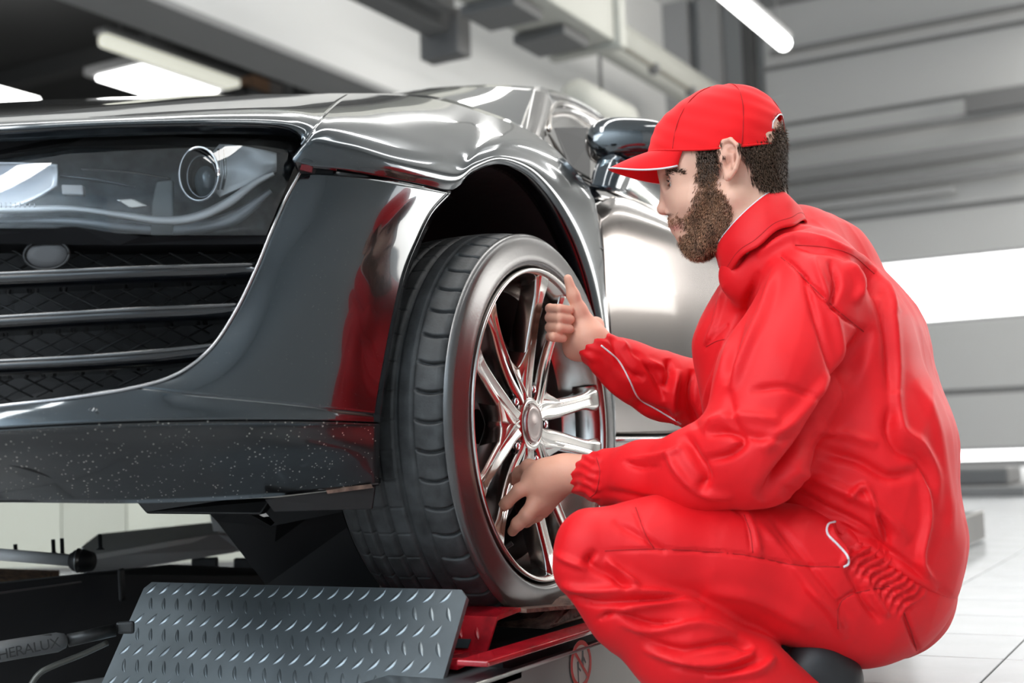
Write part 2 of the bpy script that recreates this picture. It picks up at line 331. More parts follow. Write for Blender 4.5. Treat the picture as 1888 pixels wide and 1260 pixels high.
# dark thing lying on the floor behind the man
a = PZ(1790, 912, 0)
t = thing('floor_plate', 'flat dark steel plate lying on the far tiles behind the man', 'plate', a)
boxo('base', M_rail, a[0]-.55, a[0]+.45, a[1]-.5, a[1]+.6, 0.001, .07, .01, parent=t)
boxo('cover', mat('plate_grey', (.10, .10, .10), .5), a[0]-.4, a[0]+.3, a[1]-.2, a[1]+.45, .07, .20, .02, parent=t)
# ================================================================= THE CAR
SK = spline([(-2.02, .93), (-1.75, .955), (-1.5, .995), (-1.30, 1.085), (-1.16, 1.23), (-1.09, 1.36), (-1.062, 1.50), (-1.055, 1.70), (-1.055, 1.95), (-1.055, 2.3), (-1.045, 2.7), (-1.04, 3.1), (-1.02, 3.7), (-1.0, 4.4), (-1.05, 5.0)], 30)
SKa = (SK@RV[:2]); SKd = (SK@FV[:2]); SKr = SKa/SKd
def G(px, py, off=0.0):
    r = ray(px, py); a = r.dot(RV)/r.dot(FV); d = np.interp(a, SKr, SKd)+off
    return CAM + r*(d/r.dot(FV))
def Gl(L): return [G(*p) for p in L]
car = thing('sports_car', 'glossy black sports car standing on the lift, its front corner turned to the viewer', 'car', (-2.0, 2.0, .12))
cols = [
 [(-130,250,.05),(-130,242,.055),(-130,234,.08),(-130,224,.16),(-130,214,.35),(-130,206,.7),(-130,200,1.1)],
 [(40,240,.05),(40,233,.055),(40,226,.08),(40,216,.16),(40,205,.35),(40,196,.7),(40,190,1.1)],
 [(220,232,.05),(220,226,.055),(220,219,.08),(220,209,.16),(220,197,.35),(220,188,.7),(220,183,1.1)],
 [(400,229,.05),(400,223,.055),(400,214,.08),(400,204,.15),(400,192,.33),(400,183,.62),(400,178,1.0)],
 [(510,233,.05),(512,226,.055),(516,216,.08),(520,205,.14),(530,194,.3),(545,184,.56),(560,177,.9)],
 [(551,248,.05),(556,240,.05),(563,228,.065),(572,214,.12),(582,199,.27),(595,186,.5),(610,176,.85)],
 [(557,272,.045),(566,260,.04),(578,243,.045),(592,224,.09),(608,205,.22),(625,189,.44),(645,176,.8)],
 [(543,301,.04),(562,281,.032),(585,258,.03),(612,236,.055),(640,214,.16),(668,194,.38),(700,176,.75)],
 [(620,312,.02),(632,290,.016),(648,268,.02),(668,248,.05),(692,226,.13),(716,200,.32),(740,177,.68)],
 [(700,326,.01),(708,306,.004),(718,288,.01),(732,270,.035),(750,246,.10),(775,210,.28),(795,181,.6)],
 [(775,340,.0),(780,322,-.006),(788,304,.0),(798,287,.02),(812,264,.08),(830,228,.22),(845,192,.5)],
 [(830,350,.0),(836,332,-.01),(842,314,-.004),(852,297,.014),(864,275,.06),(880,243,.18),(895,209,.4)],
 [(868,318,.0),(872,308,-.010),(876,297,-.004),(884,283,.014),(900,265,.05),(918,245,.14),(935,224,.3)],
 [(915,301,.0),(918,293,-.010),(921,285,-.004),(928,275,.012),(940,264,.04),(955,252,.11),(970,241,.22)],
 [(965,318,.0),(968,309,-.010),(972,300,-.006),(978,291,.006),(987,281,.026),(996,272,.07),(1005,264,.15)],
 [(1003,355,.0),(1007,343,-.010),(1012,332,-.006),(1018,321,.004),(1025,311,.014),(1032,302,.035),(1038,294,.08)],
 [(1035,405,.0),(1040,390,-.010),(1046,375,-.008),(1053,361,.0),(1060,349,.01),(1066,340,.02),(1071,333,.04)],
 [(1062,465,.0),(1070,448,-.010),(1078,430,-.008),(1085,413,-.002),(1090,400,.004),(1093,388,.012),(1094,376,.02)],
 [(1085,540,.0),(1093,527,-.010),(1100,512,-.010),(1105,498,-.004),(1107,486,.0),(1107,474,.004),(1106,462,.01)],
 [(1105,640,.0),(1111,632,-.010),(1116,622,-.010),(1119,612,-.004),(1119,602,.0),(1119,590,.002),(1118,578,.004)],
 [(1119,740,.0),(1124,735,-.010),(1127,728,-.010),(1129,720,-.004),(1129,712,.0),(1129,704,.002),(1128,696,.004)],
 [(1125,850,.0),(1129,848,-.010),(1132,845,-.010),(1133,842,-.004),(1133,838,.0),(1133,832,.002),(1132,826,.004)]]
FG = patch([Gl(c) for c in cols], 6, 6)
i0 = 6*6
patcho('bonnet', M_paint, FG[:i0+1], car, .004)
patcho('front_fender', M_paint, FG[i0+0:], car, .004)
# return flange of the wheel arch and the bonnet's front lip
def inward(edge, vec, n=4, drop=None):
    return np.array([[np.array(p)+np.array(vec)*k/(n-1) for k in range(n)] for p in edge])
lip = FG[11*6:, 0]
patcho('arch_lip', M_gblack, inward(lip, (-.035, 0, 0)), car, .003)
patcho('bonnet_lip', M_gblack, inward(FG[:8*6+1, 0], tuple(FV*.03+np.array([0, 0, -.006]))), car, .002)
# bumper side
rows = [
 [(553,313,.05),(620,319,.03),(690,328,.015),(760,341,.0),(828,354,.004)],
 [(525,370,.045),(600,376,.022),(665,382,.008),(730,388,.0),(793,392,.004)],
 [(497,435,.038),(570,438,.016),(640,441,.004),(705,444,.0),(766,446,.004)],
 [(470,500,.032),(545,502,.012),(615,503,.0),(680,504,.0),(743,506,.004)],
 [(430,580,.028),(510,581,.008),(585,583,.0),(656,587,.0),(725,592,.004)],
 [(382,648,.024),(470,650,.005),(560,653,.0),(636,657,.0),(712,664,.004)],
 [(318,694,.02),(420,696,.004),(530,702,.0),(617,709,.0),(703,719,.004)],
 [(232,717,.014),(350,729,.002),(480,742,.0),(590,755,.0),(697,768,.004)]]
BG = patch([Gl(r) for r in rows], 8, 6)
patcho('front_bumper', M_paint, BG, car, .004)
edge = BG[:, -1]
patcho('bumper_edge', M_paint, np.array([[p+np.array([-.02*math.sin(t*1.2), .035*t, 0]) for t in (0, .33, .66, 1)] for p in edge]), car, .003)
xs = [-130, 0, 115, 232, 350, 480, 590, 697]
rows = [[(x, y, o) for x, y, o in zip(xs, (767, 748, 735, 717, 729, 742, 755, 768), (.012, .012, .013, .014, .002, 0, 0, .004))],
        [(x, y, o) for x, y, o in zip(xs, (782, 768, 758, 750, 752, 758, 763, 772), (.0, .0, .002, .003, .0, -.003, -.003, .002))],
        [(x, y, o) for x, y, o in zip(xs, (800, 791, 784, 779, 776, 775, 776, 780), (-.006, -.006, -.006, -.006, -.006, -.006, -.006, 0))]]
patcho('bumper_apron', M_paint, patch([Gl(r) for r in rows], 8, 6), car, .004)
rows = [[(x, y, o) for x, y, o in zip(xs, (800, 791, 784, 779, 776, 775, 776, 780), (-.006, -.006, -.006, -.006, -.006, -.006, -.006, 0))],
        [(x, y, o) for x, y, o in zip(xs, (806, 798, 791, 786, 783, 782, 783, 787), (.004, .004, .004, .004, .004, .004, .004, .004))],
        [(x, y, o) for x, y, o in zip(xs, (840, 832, 826, 822, 820, 818, 818, 820), (.03, .03, .03, .03, .03, .028, .022, .012))],
        [(x, y, o) for x, y, o in zip(xs, (885, 880, 876, 873, 868, 862, 858, 856), (.08, .08, .08, .08, .08, .07, .055, .03))],
        [(x, y, o) for x, y, o in zip(xs, (924, 922, 923, 924, 921, 914, 903, 893), (.14, .14, .14, .14, .135, .12, .09, .05))]]
LG = patch([Gl(r) for r in rows], 8, 6)
patcho('lower_bumper', M_paint_low, LG, car, .004)
patcho('splitter_underside', M_blackp, np.array([[p+FV*t*.35+np.array([0, 0, .01*t]) for t in (0, .5, 1)] for p in LG[-1]]), car, .006)
tubeo('splitter_shut_line', M_blackp, spline([G(-10,850,.045), G(60,868,.062), G(130,893,.10), G(185,921,.135)], 8), .0022, car, 6)
prismo('lower_flap', M_blackp, [G(488,921,.10), G(692,896,.055), G(686,939,.055), G(505,944,.10)], FV*.012, car, .001)
prismo('scraped_edge', M_rust, [G(600,903,.083), G(684,893,.046), G(688,900,.046), G(604,911,.083)], FV*.004, car)
tubeo('splitter_bright_edge', mat('worn_edge', (.10, .10, .10), .4), [G(x, y-1, .0+o) for x, y, o in zip(xs, (924, 922, 923, 924, 921, 914, 903, 893), (.135, .135, .135, .135, .13, .115, .085, .045))], .0016, car, 6)
# headlight washer cap
o = mesh('tow_eye_cap', *(lambda c: tube([c-FV*.002, c-FV*.0035], .0085, 24))(G(172, 765, .0)), M_paint, car)
V = [G(172+12*math.cos(t), 765+12*math.sin(t), -.002) for t in np.linspace(0, 2*math.pi, 25)]
tubeo('cap_groove', M_slat, V, .0009, car, 6)
# chrome-bright edge round the air intake
TR = spline([G(*p) for p in ((556,313,.044),(525,370,.040),(498,432,.034),(471,498,.027),(432,578,.022),(384,647,.018),(318,694,.013),(232,718,.008),(115,736,.006),(0,749,.006),(-130,767,.006))], 8)
tubeo('intake_edge', mat('edge_lacquer', (.5, .5, .52), .12, 1, 1), TR, .0022, car, 8)
patcho('intake_return', M_gblack, inward(TR[16:], tuple(FV*.06+RV*-.012)), car, .002)
# air intake: dark recess, mesh, slats, sensor
def hull(px): return np.interp(px, [-130, 0, 100, 230, 320, 382, 432, 471, 498], [767, 749, 737, 718, 694, 648, 578, 498, 435])
recess = prismo('intake_recess', M_black, [G(-140,425,.20), G(520,425,.20), G(520,470,.20), G(470,600,.20), G(370,715,.20), G(-140,790,.20)], FV*.01, car)
parts = []
def inside(px, py): return px < 505 and py < hull(px)-4 and py > 440 - 10*(px < 200)
def clip_line(p, q, n=60):
    seg = []; cur = []
    for t in np.linspace(0, 1, n):
        x = p[0]+(q[0]-p[0])*t; y = p[1]+(q[1]-p[1])*t
        if inside(x, y): cur.append((x, y))
        else:
            if len(cur) > 1: seg.append(cur)
            cur = []
    if len(cur) > 1: seg.append(cur)
    return seg
for k in range(-16, 24):
    x0 = k*56-20
    for s in (1, -1):
        for sg in clip_line((x0, 440) if s > 0 else (x0, 440), (x0+s*760, 440+380), 40):
            parts.append(tube([G(x, y, .10) for x, y in (sg[0], sg[len(sg)//2], sg[-1])], .0014, 5))
gm = mesh('grille_mesh', *joinp(parts), mat('grille_plastic', (.03, .03, .032), .4), car); gm['kind'] = 'stuff'
for (a, b, e, th) in (((-130, 512, .04), (236, 496, .035), (470, 489, .035), 15), ((-130, 594, .04), (222, 573, .035), (446, 563, .03), 15), ((-130, 674, .035), (200, 656, .03), (404, 637, .026), 15)):
    top = spline([G(*a), G(*b), G(*e)], 10); pr = []
    for p in top:
        pr.append([p, p-FV*.004+UZ*-.003, p-FV*.003+UZ*-.009, p+FV*.010+UZ*-.016, p+FV*.055+UZ*-.018, p+FV*.055+UZ*.004, p+FV*.012+UZ*.003])
    A = np.array(pr); n = A.shape[1]; Fc = grid_faces(len(A), n, True)+[tuple(range(n)), tuple(range((len(A)-1)*n, len(A)*n))[::-1]]
    s = mesh('grille_slat', A.reshape(-1, 3), Fc, M_gblack, car, True); s.data.materials.append(M_slat)
    tubeo('slat_highlight_strip', M_slat, [p+UZ*.0005-FV*.002 for p in top], .0028, s, 8)
c = G(86, 470, .052); r_ = .0275
V = []; Fc = []
for i, (rr, dd) in enumerate(((1, .012), (1, .002), (.93, 0), (.5, -.001), (0.02, -.001))):
    for k in range(32): V.append(c+RV*(rr*r_*math.cos(k*math.pi/16))+UZ*(rr*r_*.66*math.sin(k*math.pi/16))+FV*dd)
Fc = grid_faces(5, 32, True)+[tuple(range(4*32, 5*32))]
mesh('parking_sensor_cover', V, Fc, mat('sensor_grey', (.045, .045, .048), .55), car)
tubeo('sensor_ring', M_blackp, [c+RV*(1.07*r_*math.cos(k*math.pi/16))+UZ*(1.07*r_*.66*math.sin(k*math.pi/16)) for k in range(33)], .002, car, 6)
# upper intake frame below the headlight
prismo('intake_frame', mat('frame_black', (.004, .004, .005), .7, spec=.2), [G(-140,424,.03), G(140,418,.03), G(200,428,.03), G(260,436,.03), G(500,434,.035), G(494,450,.035), G(220,452,.035), G(-140,448,.035)], FV*.08, car)
# headlight
hl = bpy.data.objects.new('headlight', None); C.objects.link(hl); hl.parent = car
hl.matrix_parent_inverse = Matrix.Translation(-Vector(car.location))
M_hlback = mat('headlight_bezel', (.10, .115, .13), .35, .3, .6, var=.5, vscale=30)
top = [(-130,300), (0,284), (120,263), (300,254), (440,254), (540,262), (556,276)]
bot = [(-130,424), (0,421), (140,421), (200,430), (300,434), (430,434), (491,434)]
def edge(L, px): return np.interp(px, [p[0] for p in L], [p[1] for p in L])
def hl_grid(off, n=40, m_=12, bulge=.0):
    rowsG = []
    for i in range(n):
        t = i/(n-1); xt = -130+(556+130)*t; xb = -130+(491+130)*t; r = []
        for j in range(m_):
            s = j/(m_-1); x = xt+(xb-xt)*s; y = edge(top, xt)*(1-s)+edge(bot, xb)*s
            r.append(G(x, y, off+.035*(1-s)-bulge*math.sin(math.pi*s)))
        rowsG.append(r)
    return np.array(rowsG)
patcho('bezel', M_hlback, hl_grid(.125), hl, .003)
def strip(name, m, pts, wpx, off, thick=.004):
    """bright moulded band following pixels pts at depth off"""
    A = spline([(p[0], p[1]) for p in pts], 10); V = []
    T = np.gradient(A, axis=0); T /= np.linalg.norm(T, axis=1)[:, None]; N = np.stack([-T[:, 1], T[:, 0]], 1)
    W = np.interp(np.linspace(0, 1, len(A)), np.linspace(0, 1, len(wpx)), wpx)
    g = []
    for p, n_, w_ in zip(A, N, W):
        g.append([G(*(p+n_*w_*s), off-thick*math.cos(s*math.pi/2)) for s in (-1, -.5, 0, .5, 1)])
    return patcho(name, m, np.array(g), hl, .002)
strip('light_band', mat('led_band', (.92, .94, .96), .3, .1, .5), [(-60, 388), (60, 386), (140, 386), (230, 398), (300, 407), (360, 401), (420, 374), (470, 338), (505, 320)], [7, 7, 6, 7, 8, 9, 9, 7, 4], .07)
strip('lower_reflector', mat('reflector_soft', (.42, .46, .50), .35, .3), [(-60, 408), (120, 408), (230, 420), (330, 424), (430, 402), (500, 352)], [6, 7, 9, 10, 14, 6], .10)
strip('upper_rib', mat('rib_grey', (.16, .18, .20), .3, .7), [(110, 324), (180, 332), (250, 345)], [3, 4, 2], .085)
strip('mid_rib', M_slat, [(150, 312), (240, 318), (315, 330)], [3, 3, 2], .10)
# chrome bowl of the dipped beam, left
g = []
for i in range(13):
    r = []
    for j in range(9):
        u = i/12; v = j/8; x = -60+165*u; y0 = 300+4*u; y1 = 396-54*(u**2); y = y0+(y1-y0)*v; y = np.clip(y, 296, 398)
        r.append(G(x, y, .072+.04*math.sin(math.pi*v)*math.sin(math.pi*min(1, u*.9+.1))))
    g.append(r)
patcho('reflector_bowl', mat('bowl_chrome', (.92, .95, 1.0), .3, .15), np.array(g), hl, .002)
for k in range(16): 
    tubeo('bowl_rib', M_chrome, [G(2+k*4.4, 374, .068), G(2+k*4.4, 386, .068)], .0009, hl, 5) if k % 2 == 0 else None
prismo('bulb_holder', mat('bulb_white', (.65, .65, .66), .35), [G(112, 340, .075), G(152, 341, .075), G(154, 360, .075), G(114, 359, .075)], FV*.012, hl, .002)
prismo('side_marker', mat('marker_chrome', (.7, .7, .68), .1, .8), [G(212, 368, .075), G(245, 366, .075), G(274, 380, .075), G(240, 384, .075)], FV*.01, hl, .002)
prismo('grey_pillar', mat('pillar_grey', (.20, .22, .23), .4), [G(288, 335, .10), G(318, 331, .10), G(320, 434, .095), G(277, 434, .095), G(280, 372, .10)], FV*.01, hl, .002)
# projector
pc = G(368, 322, .060)
def ring(c, r0, r1, ax, ay, fwd=0, n=40, tr=.0022): return [c+RV*(ax*math.cos(t))*1.0+UZ*(ay*math.sin(t))-FV*fwd for t in np.linspace(0, 2*math.pi, n)]
tubeo('projector_ring', M_chrome, ring(pc, 0, 0, .0265, .037, .004), .0018, hl, 8)
tubeo('projector_inner_ring', mat('ring_dark', (.25, .26, .28), .2, 1), ring(pc+FV*.012, 0, 0, .020, .029), .0015, hl, 8)
V = []; 
for i, (rr, dd) in enumerate(((1, 0), (.96, .012), (.8, .022), (.7, .03), (.02, .03))):
    for k in range(36): V.append(pc+RV*(.0262*rr*math.cos(k*math.pi/18))+UZ*(.0365*rr*math.sin(k*math.pi/18))+FV*dd)
mesh('projector_housing', V, grid_faces(5, 36, True)+[tuple(range(4*36, 5*36))], mat('proj_dark', (.06, .065, .07), .25, .7), hl)
V = []
for i in range(8):
    a = i/7*math.pi/2
    for k in range(28): V.append(pc+FV*(.022-.016*math.sin(a))+RV*(.0165*math.cos(a)*math.cos(k*math.pi/14)+.003)+UZ*(.024*math.cos(a)*math.sin(k*math.pi/14)-.006))
mesh('projector_lens', V, grid_faces(8, 28, True), mat('lens_glass', (.10, .13, .15), .03, .2, 1), hl)
# silver inner shell to the right of the projector
g = []
for i in range(14):
    r = []
    for j in range(9):
        u = i/13; v = j/8; x = 405+105*u; y = 268+ (14*u*u) + v*((362-45*u)-(268+14*u*u)); r.append(G(x-28*math.sin(math.pi*v)*(1-u), y, .078+.03*math.cos(u*2.2)*math.sin(math.pi*v)))
    g.append(r)
patcho('inner_shell', mat('shell_silver', (.88, .91, .93), .35, .12), np.array(g), hl, .002)
for x in (403, 412): tubeo('shell_louvre', mat('louvre', (.55, .57, .58), .2, .9), [G(x, 275, .07), G(x+4, 320, .066), G(x-2, 350, .07)], .0022, hl, 6)
def glassmat():
    m = bpy.data.materials.new('clear_cover'); m.use_nodes = True; nt = m.node_tree; nt.nodes.remove(nt.nodes['Principled BSDF'])
    t = nt.nodes.new('ShaderNodeBsdfTransparent'); t.inputs[0].default_value = (.93, .95, .97, 1)
    g_ = nt.nodes.new('ShaderNodeBsdfGlossy'); g_.inputs['Roughness'].default_value = .02
    fr = nt.nodes.new('ShaderNodeFresnel'); fr.inputs[0].default_value = 1.6
    mu = nt.nodes.new('ShaderNodeMath'); mu.operation = 'MULTIPLY'; mu.inputs[1].default_value = 1.4; nt.links.new(fr.outputs[0], mu.inputs[0])
    mx = nt.nodes.new('ShaderNodeMixShader'); nt.links.new(mu.outputs[0], mx.inputs[0]); nt.links.new(t.outputs[0], mx.inputs[1]); nt.links.new(g_.outputs[0], mx.inputs[2])
    nt.links.new(mx.outputs[0], nt.nodes['Material Output'].inputs[0]); return m
M_cover = glassmat()
patcho('clear_cover', M_cover, hl_grid(.034, bulge=.012), hl, 0)
prismo('headlight_gap', M_black, [G(-140,244,.12), G(200,236,.12), G(400,232,.12), G(530,238,.12), G(553,256,.12), G(556,280,.12), G(440,266,.12), G(120,270,.12), G(-140,305,.12)], FV*.02, car)
prismo('fender_gap', M_black, [G(545,298,.03), G(830,346,.012), G(826,356,.012), G(550,316,.03)], FV*.02, car)
prismo('side_marker_lamp', mat('marker_red', (.12, .004, .01), .3), [G(556,303,.028), G(577,306,.028), G(574,318,.028), G(553,313,.028)], FV*.004, car)
# wheel arch liner
V = []; nn = 30
ctr = np.array([0, 1.86, .47])
for i, dx in enumerate((-.035, -.2, -.42, -.42)):
    for p in lip:
        q = np.array(p); rr = q-ctr; k_ = 1.0 if i < 3 else .25
        V.append((q[0]+dx, ctr[1]+rr[1]*k_, ctr[2]+rr[2]*k_))
nL = len(lip)
mesh('arch_liner', V, [(i*nL+j, i*nL+j+1, (i+1)*nL+j+1, (i+1)*nL+j) for i in range(3) for j in range(nL-1)], M_liner, car)
V = []
for i, dx in enumerate((-.02, -.2, -.42)):
    for p in edge[::4] if False else BG[::3, -1]: V.append((p[0]+dx, p[1]+.03, p[2]))
nL = len(BG[::3]); mesh('front_liner', V, [(i*nL+j, i*nL+j+1, (i+1)*nL+j+1, (i+1)*nL+j) for i in range(2) for j in range(nL-1)], M_liner, car)
boxo('inner_wing', M_black, -1.52, -1.46, 1.45, 2.6, .36, .95, parent=car)
boxo('undertray', M_blackp, -2.9, -1.25, 1.45, 4.6, .37, .40, parent=car)
# door, sill and the rest of the flank
cols = []
for (x, ys) in ((1096, (382, 402, 430, 470, 540, 640, 730, 800)), (1140, (362, 385, 415, 460, 535, 640, 735, 806)), (1200, (382, 402, 430, 470, 540, 640, 735, 805)),
                (1260, (412, 428, 452, 488, 550, 640, 732, 803)), (1330, (450, 464, 482, 510, 565, 645, 728, 800)), (1420, (480, 492, 508, 532, 580, 650, 724, 795)), (1560, (500, 515, 530, 550, 590, 650, 715, 780)), (1600, (540, 550, 560, 575, 605, 655, 710, 770))):
    cols.append([G(x+(-12 if x == 1096 and k < 1 else 0)+(18*(k/7)+8*math.sin(k/7*3.1) if x == 1096 else 0), y, o) for k, (y, o) in enumerate(zip(ys, (.10, .035, .008, -.004, -.012, -.004, .02, .05)))])
DG = patch(cols, 6, 6)
patcho('door_and_flank', M_door, DG, car, .004)
tubeo('door_shut_line', M_blackp, spline([G(1092,372,.03), G(1101,420,.008), G(1112,500,-.003), G(1124,600,-.006), G(1130,720,-.004), G(1131,800,.0)], 8), .0028, car, 6)
tubeo('fender_shut_line', M_blackp, spline([G(1052,426,-.006), G(1066,433,-.01), G(1090,452,-.008), G(1112,460,-.004)], 6), .002, car, 6)
prismo('side_sill', M_door, [G(1133,806,-.0), G(1210,806,.0), G(1600,775,.0), G(1600,850,.02), G(1210,862,.02), G(1130,862,.02)], FV*.03, car, .002)
tubeo('sill_edge', M_chrome, [G(1133,812,-.008), G(1210,810,-.008), G(1400,800,-.008)], .004, car, 8)
# greenhouse
P3 = lambda L: [P(*q) for q in L]
M_glassd = mat('dark_glass', (.022, .024, .026), .05, .0, 1, ior=1.9)
WG = patch([P3([(690,205,2.60),(715,178,2.85),(745,172,3.1),(770,168,3.3)]), P3([(800,240,2.55),(812,205,2.75),(825,177,2.98),(840,163,3.18)]), P3([(890,270,2.5),(898,230,2.68),(905,192,2.87),(915,160,3.08)]), P3([(968,300,2.46),(972,252,2.62),(979,206,2.80),(988,164,3.0)])], 6, 6)
patcho('windscreen', M_glassd, WG, car, .005)
PG = patch([P3([(962,305,2.455),(968,252,2.61),(976,206,2.79),(985,163,2.99)]), P3([(975,306,2.47),(984,252,2.61),(994,212,2.78),(1004,167,2.99)]), P3([(990,308,2.52),(998,262,2.66),(1007,220,2.82),(1018,186,3.02)])], 5, 6)
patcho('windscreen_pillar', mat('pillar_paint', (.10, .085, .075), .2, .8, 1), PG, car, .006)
tubeo('pillar_seal', mat('seal_reflection', (.45, .43, .40), .25, .6), spline(P3([(988,166,2.985),(972,206,2.79),(960,240,2.65),(950,262,2.56)]), 6), .0035, car, 8)  # pale colour on the seal stands in for its edge reflection
RG = patch([P3([(860,160,3.35),(925,158,3.15),(988,163,2.99),(1003,180,3.0)]), P3([(940,165,3.8),(1000,163,3.5),(1045,177,3.35),(1050,196,3.33)]), P3([(1010,180,4.3),(1050,182,4.0),(1090,198,3.75),(1095,214,3.7)]), P3([(1060,215,4.9),(1090,215,4.6),(1125,225,4.2),(1130,240,4.1)])], 6, 6)
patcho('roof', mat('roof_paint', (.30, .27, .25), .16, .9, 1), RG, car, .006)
SG = patch([P3([(1000,196,3.0),(992,250,2.66),(1000,308,2.54),(1020,330,2.52)]), P3([(1050,196,3.33),(1030,252,2.85),(1040,310,2.66),(1060,350,2.6)]), P3([(1095,214,3.7),(1085,262,3.2),(1092,320,2.85),(1110,368,2.7)]), P3([(1160,262,4.1),(1165,300,3.6),(1175,350,3.1),(1190,385,2.9)]), P3([(1290,360,4.4),(1290,385,3.9),(1290,410,3.4),(1290,430,3.1)])], 6, 6)
patcho('side_window', mat('side_glass', (.16, .135, .12), .06, .35, 1, ior=1.8), SG, car, .004)
prismo('dark_headrest_window', M_black, P3([(1021,237,2.82),(1084,236,2.98),(1088,262,2.9),(1088,330,2.76),(1056,312,2.70),(1046,302,2.69)]), -FV*.01, car, .002)
tubeo('window_reflection_strip', mat('strip_reflection', (.6, .56, .52), .15, 1), spline(P3([(1012,240,2.76),(1016,205,2.9),(1036,190,3.1),(1075,205,3.4),(1108,226,3.6)]), 6), .006, car, 8)  # bright tube stands in for the strip reflection on the side window
tubeo('window_sill_trim', mat('sill_bright', (.7, .66, .62), .15, 1), spline(P3([(1018,297,2.56),(1058,318,2.58),(1100,340,2.62),(1160,368,2.72),(1220,392,2.85)]), 6), .006, car, 8)
tubeo('quarter_bar', mat('bar_bright', (.7, .7, .66), .2, .8), P3([(1150,345,2.95),(1180,368,2.98),(1222,395,3.0)]), .012, car, 8)
prismo('mirror_triangle', M_gblack, P3([(1040,312,2.54),(1095,345,2.56),(1110,362,2.55),(1085,368,2.5),(1052,352,2.48)]), FV*.02, car, .002)
# wing mirror: rounded housing, dark band, stalk
mir = bpy.data.objects.new('wing_mirror', None); C.objects.link(mir); mir.parent = car; mir.matrix_parent_inverse = Matrix.Translation(-Vector(car.location))
mc = P(1165, 262, 2.62); A = .085; V = []
for i in range(19):
    th = math.pi*i/18
    for k in range(36):
        ph = 2*math.pi*k/36; sx = math.copysign(abs(math.sin(th)*math.cos(ph))**.75, math.cos(ph)); sd = math.copysign(abs(math.sin(th)*math.sin(ph))**.8, math.sin(ph)); sz = math.copysign(abs(math.cos(th))**.85, math.cos(th))
        V.append(mc+RV*(sx*.098)+FV*(sd*.045)+UZ*(sz*(.050-.010*sx)))
mesh('housing', V, grid_faces(19, 36, True), mat('mirror_paint', (.03, .036, .04), .06, .7, 1, ior=1.8), mir)
patcho('lower_shell', M_gblack, np.array([[mc+RV*(x*.094)-FV*(.043*math.sqrt(max(0, 1-x*x*.9)))+UZ*z for z in (-.004, -.02, -.034)] for x in np.linspace(-.95, .95, 15)]), mir, .003)
SM = patch([P3([(1092,350,2.56),(1098,322,2.58),(1108,300,2.60),(1120,290,2.6)]), P3([(1122,354,2.54),(1130,325,2.56),(1138,305,2.58),(1150,292,2.58)]), P3([(1146,352,2.60),(1158,328,2.62),(1162,308,2.63),(1172,294,2.63)])], 5, 5)
patcho('stalk', mat('stalk_paint', (.02, .03, .04), .12, .5, 1), SM, mir, .012)
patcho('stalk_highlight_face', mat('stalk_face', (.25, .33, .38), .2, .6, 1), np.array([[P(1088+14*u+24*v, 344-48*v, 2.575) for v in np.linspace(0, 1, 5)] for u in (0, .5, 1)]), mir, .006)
# brake behind the wheel
WC = np.array([-.997, 1.876, .453]); WROT = math.radians(3)
wx = np.array([math.cos(WROT), math.sin(WROT), 0]); wy = np.array([-math.sin(WROT), math.cos(WROT), 0])
def WP(o, y, z): return WC + wx*o + wy*y + UZ*z      # wheel frame: o outward, y to the car's rear, z up
def revolve(prof, seg, a0=0, a1=2*math.pi):
    V = []; full = abs(a1-a0-2*math.pi) < 1e-6; n = seg if full else seg+1
    for i in range(n):
        a = a0+(a1-a0)*i/seg
        for (o_, r) in prof: V.append(WP(o_, r*math.cos(a), r*math.sin(a)))
    m_ = len(prof); Fc = []
    for i in range(n if full else n-1):
        for j in range(m_-1): Fc.append((i*m_+j, i*m_+j+1, ((i+1) % n)*m_+j+1, ((i+1) % n)*m_+j))
    return V, Fc
V, Fc = revolve([(-.13, .03), (-.115, .05), (-.115, .09), (-.125, .095), (-.125, .185), (-.155, .185), (-.155, .09)], 72); mesh('brake_disc', V, Fc, M_disc, car)
bm = bmesh.new()
V, Fc = revolve([(-.09, .130), (-.09, .205), (-.17, .205), (-.17, .130), (-.09, .130)], 26, math.radians(140), math.radians(216))
vs = [bm.verts.new(tuple(v)) for v in V]; [bm.faces.new([vs[i] for i in f]) for f in Fc]; bm.faces.new(vs[:4]); bm.faces.new(vs[-5:-1]); bmesh.ops.remove_doubles(bm, verts=bm.verts, dist=1e-4)
cal = bmo('brake_caliper', bm, M_black, car)
for a0 in (146, 206):
    V, Fc = revolve([(-.082, .150), (-.080, .205), (-.11, .215), (-.11, .150), (-.082, .15)], 8, math.radians(a0-11), math.radians(a0+11))
    e = mesh('caliper_bracket', V, Fc, M_calip, cal, False)
    a = math.radians(a0); V, Fc = tube([WP(-.085, .186*math.cos(a), .186*math.sin(a)), WP(-.076, .186*math.cos(a), .186*math.sin(a))], .010, 12); mesh('bracket_bolt', V, Fc, M_black, cal)
# ================================================================= THE WHEEL
whl = thing('car_wheel', 'silver five double-spoke alloy wheel with low black tyre gripped by the mechanic', 'wheel', WC-np.array([0, 0, .325]))
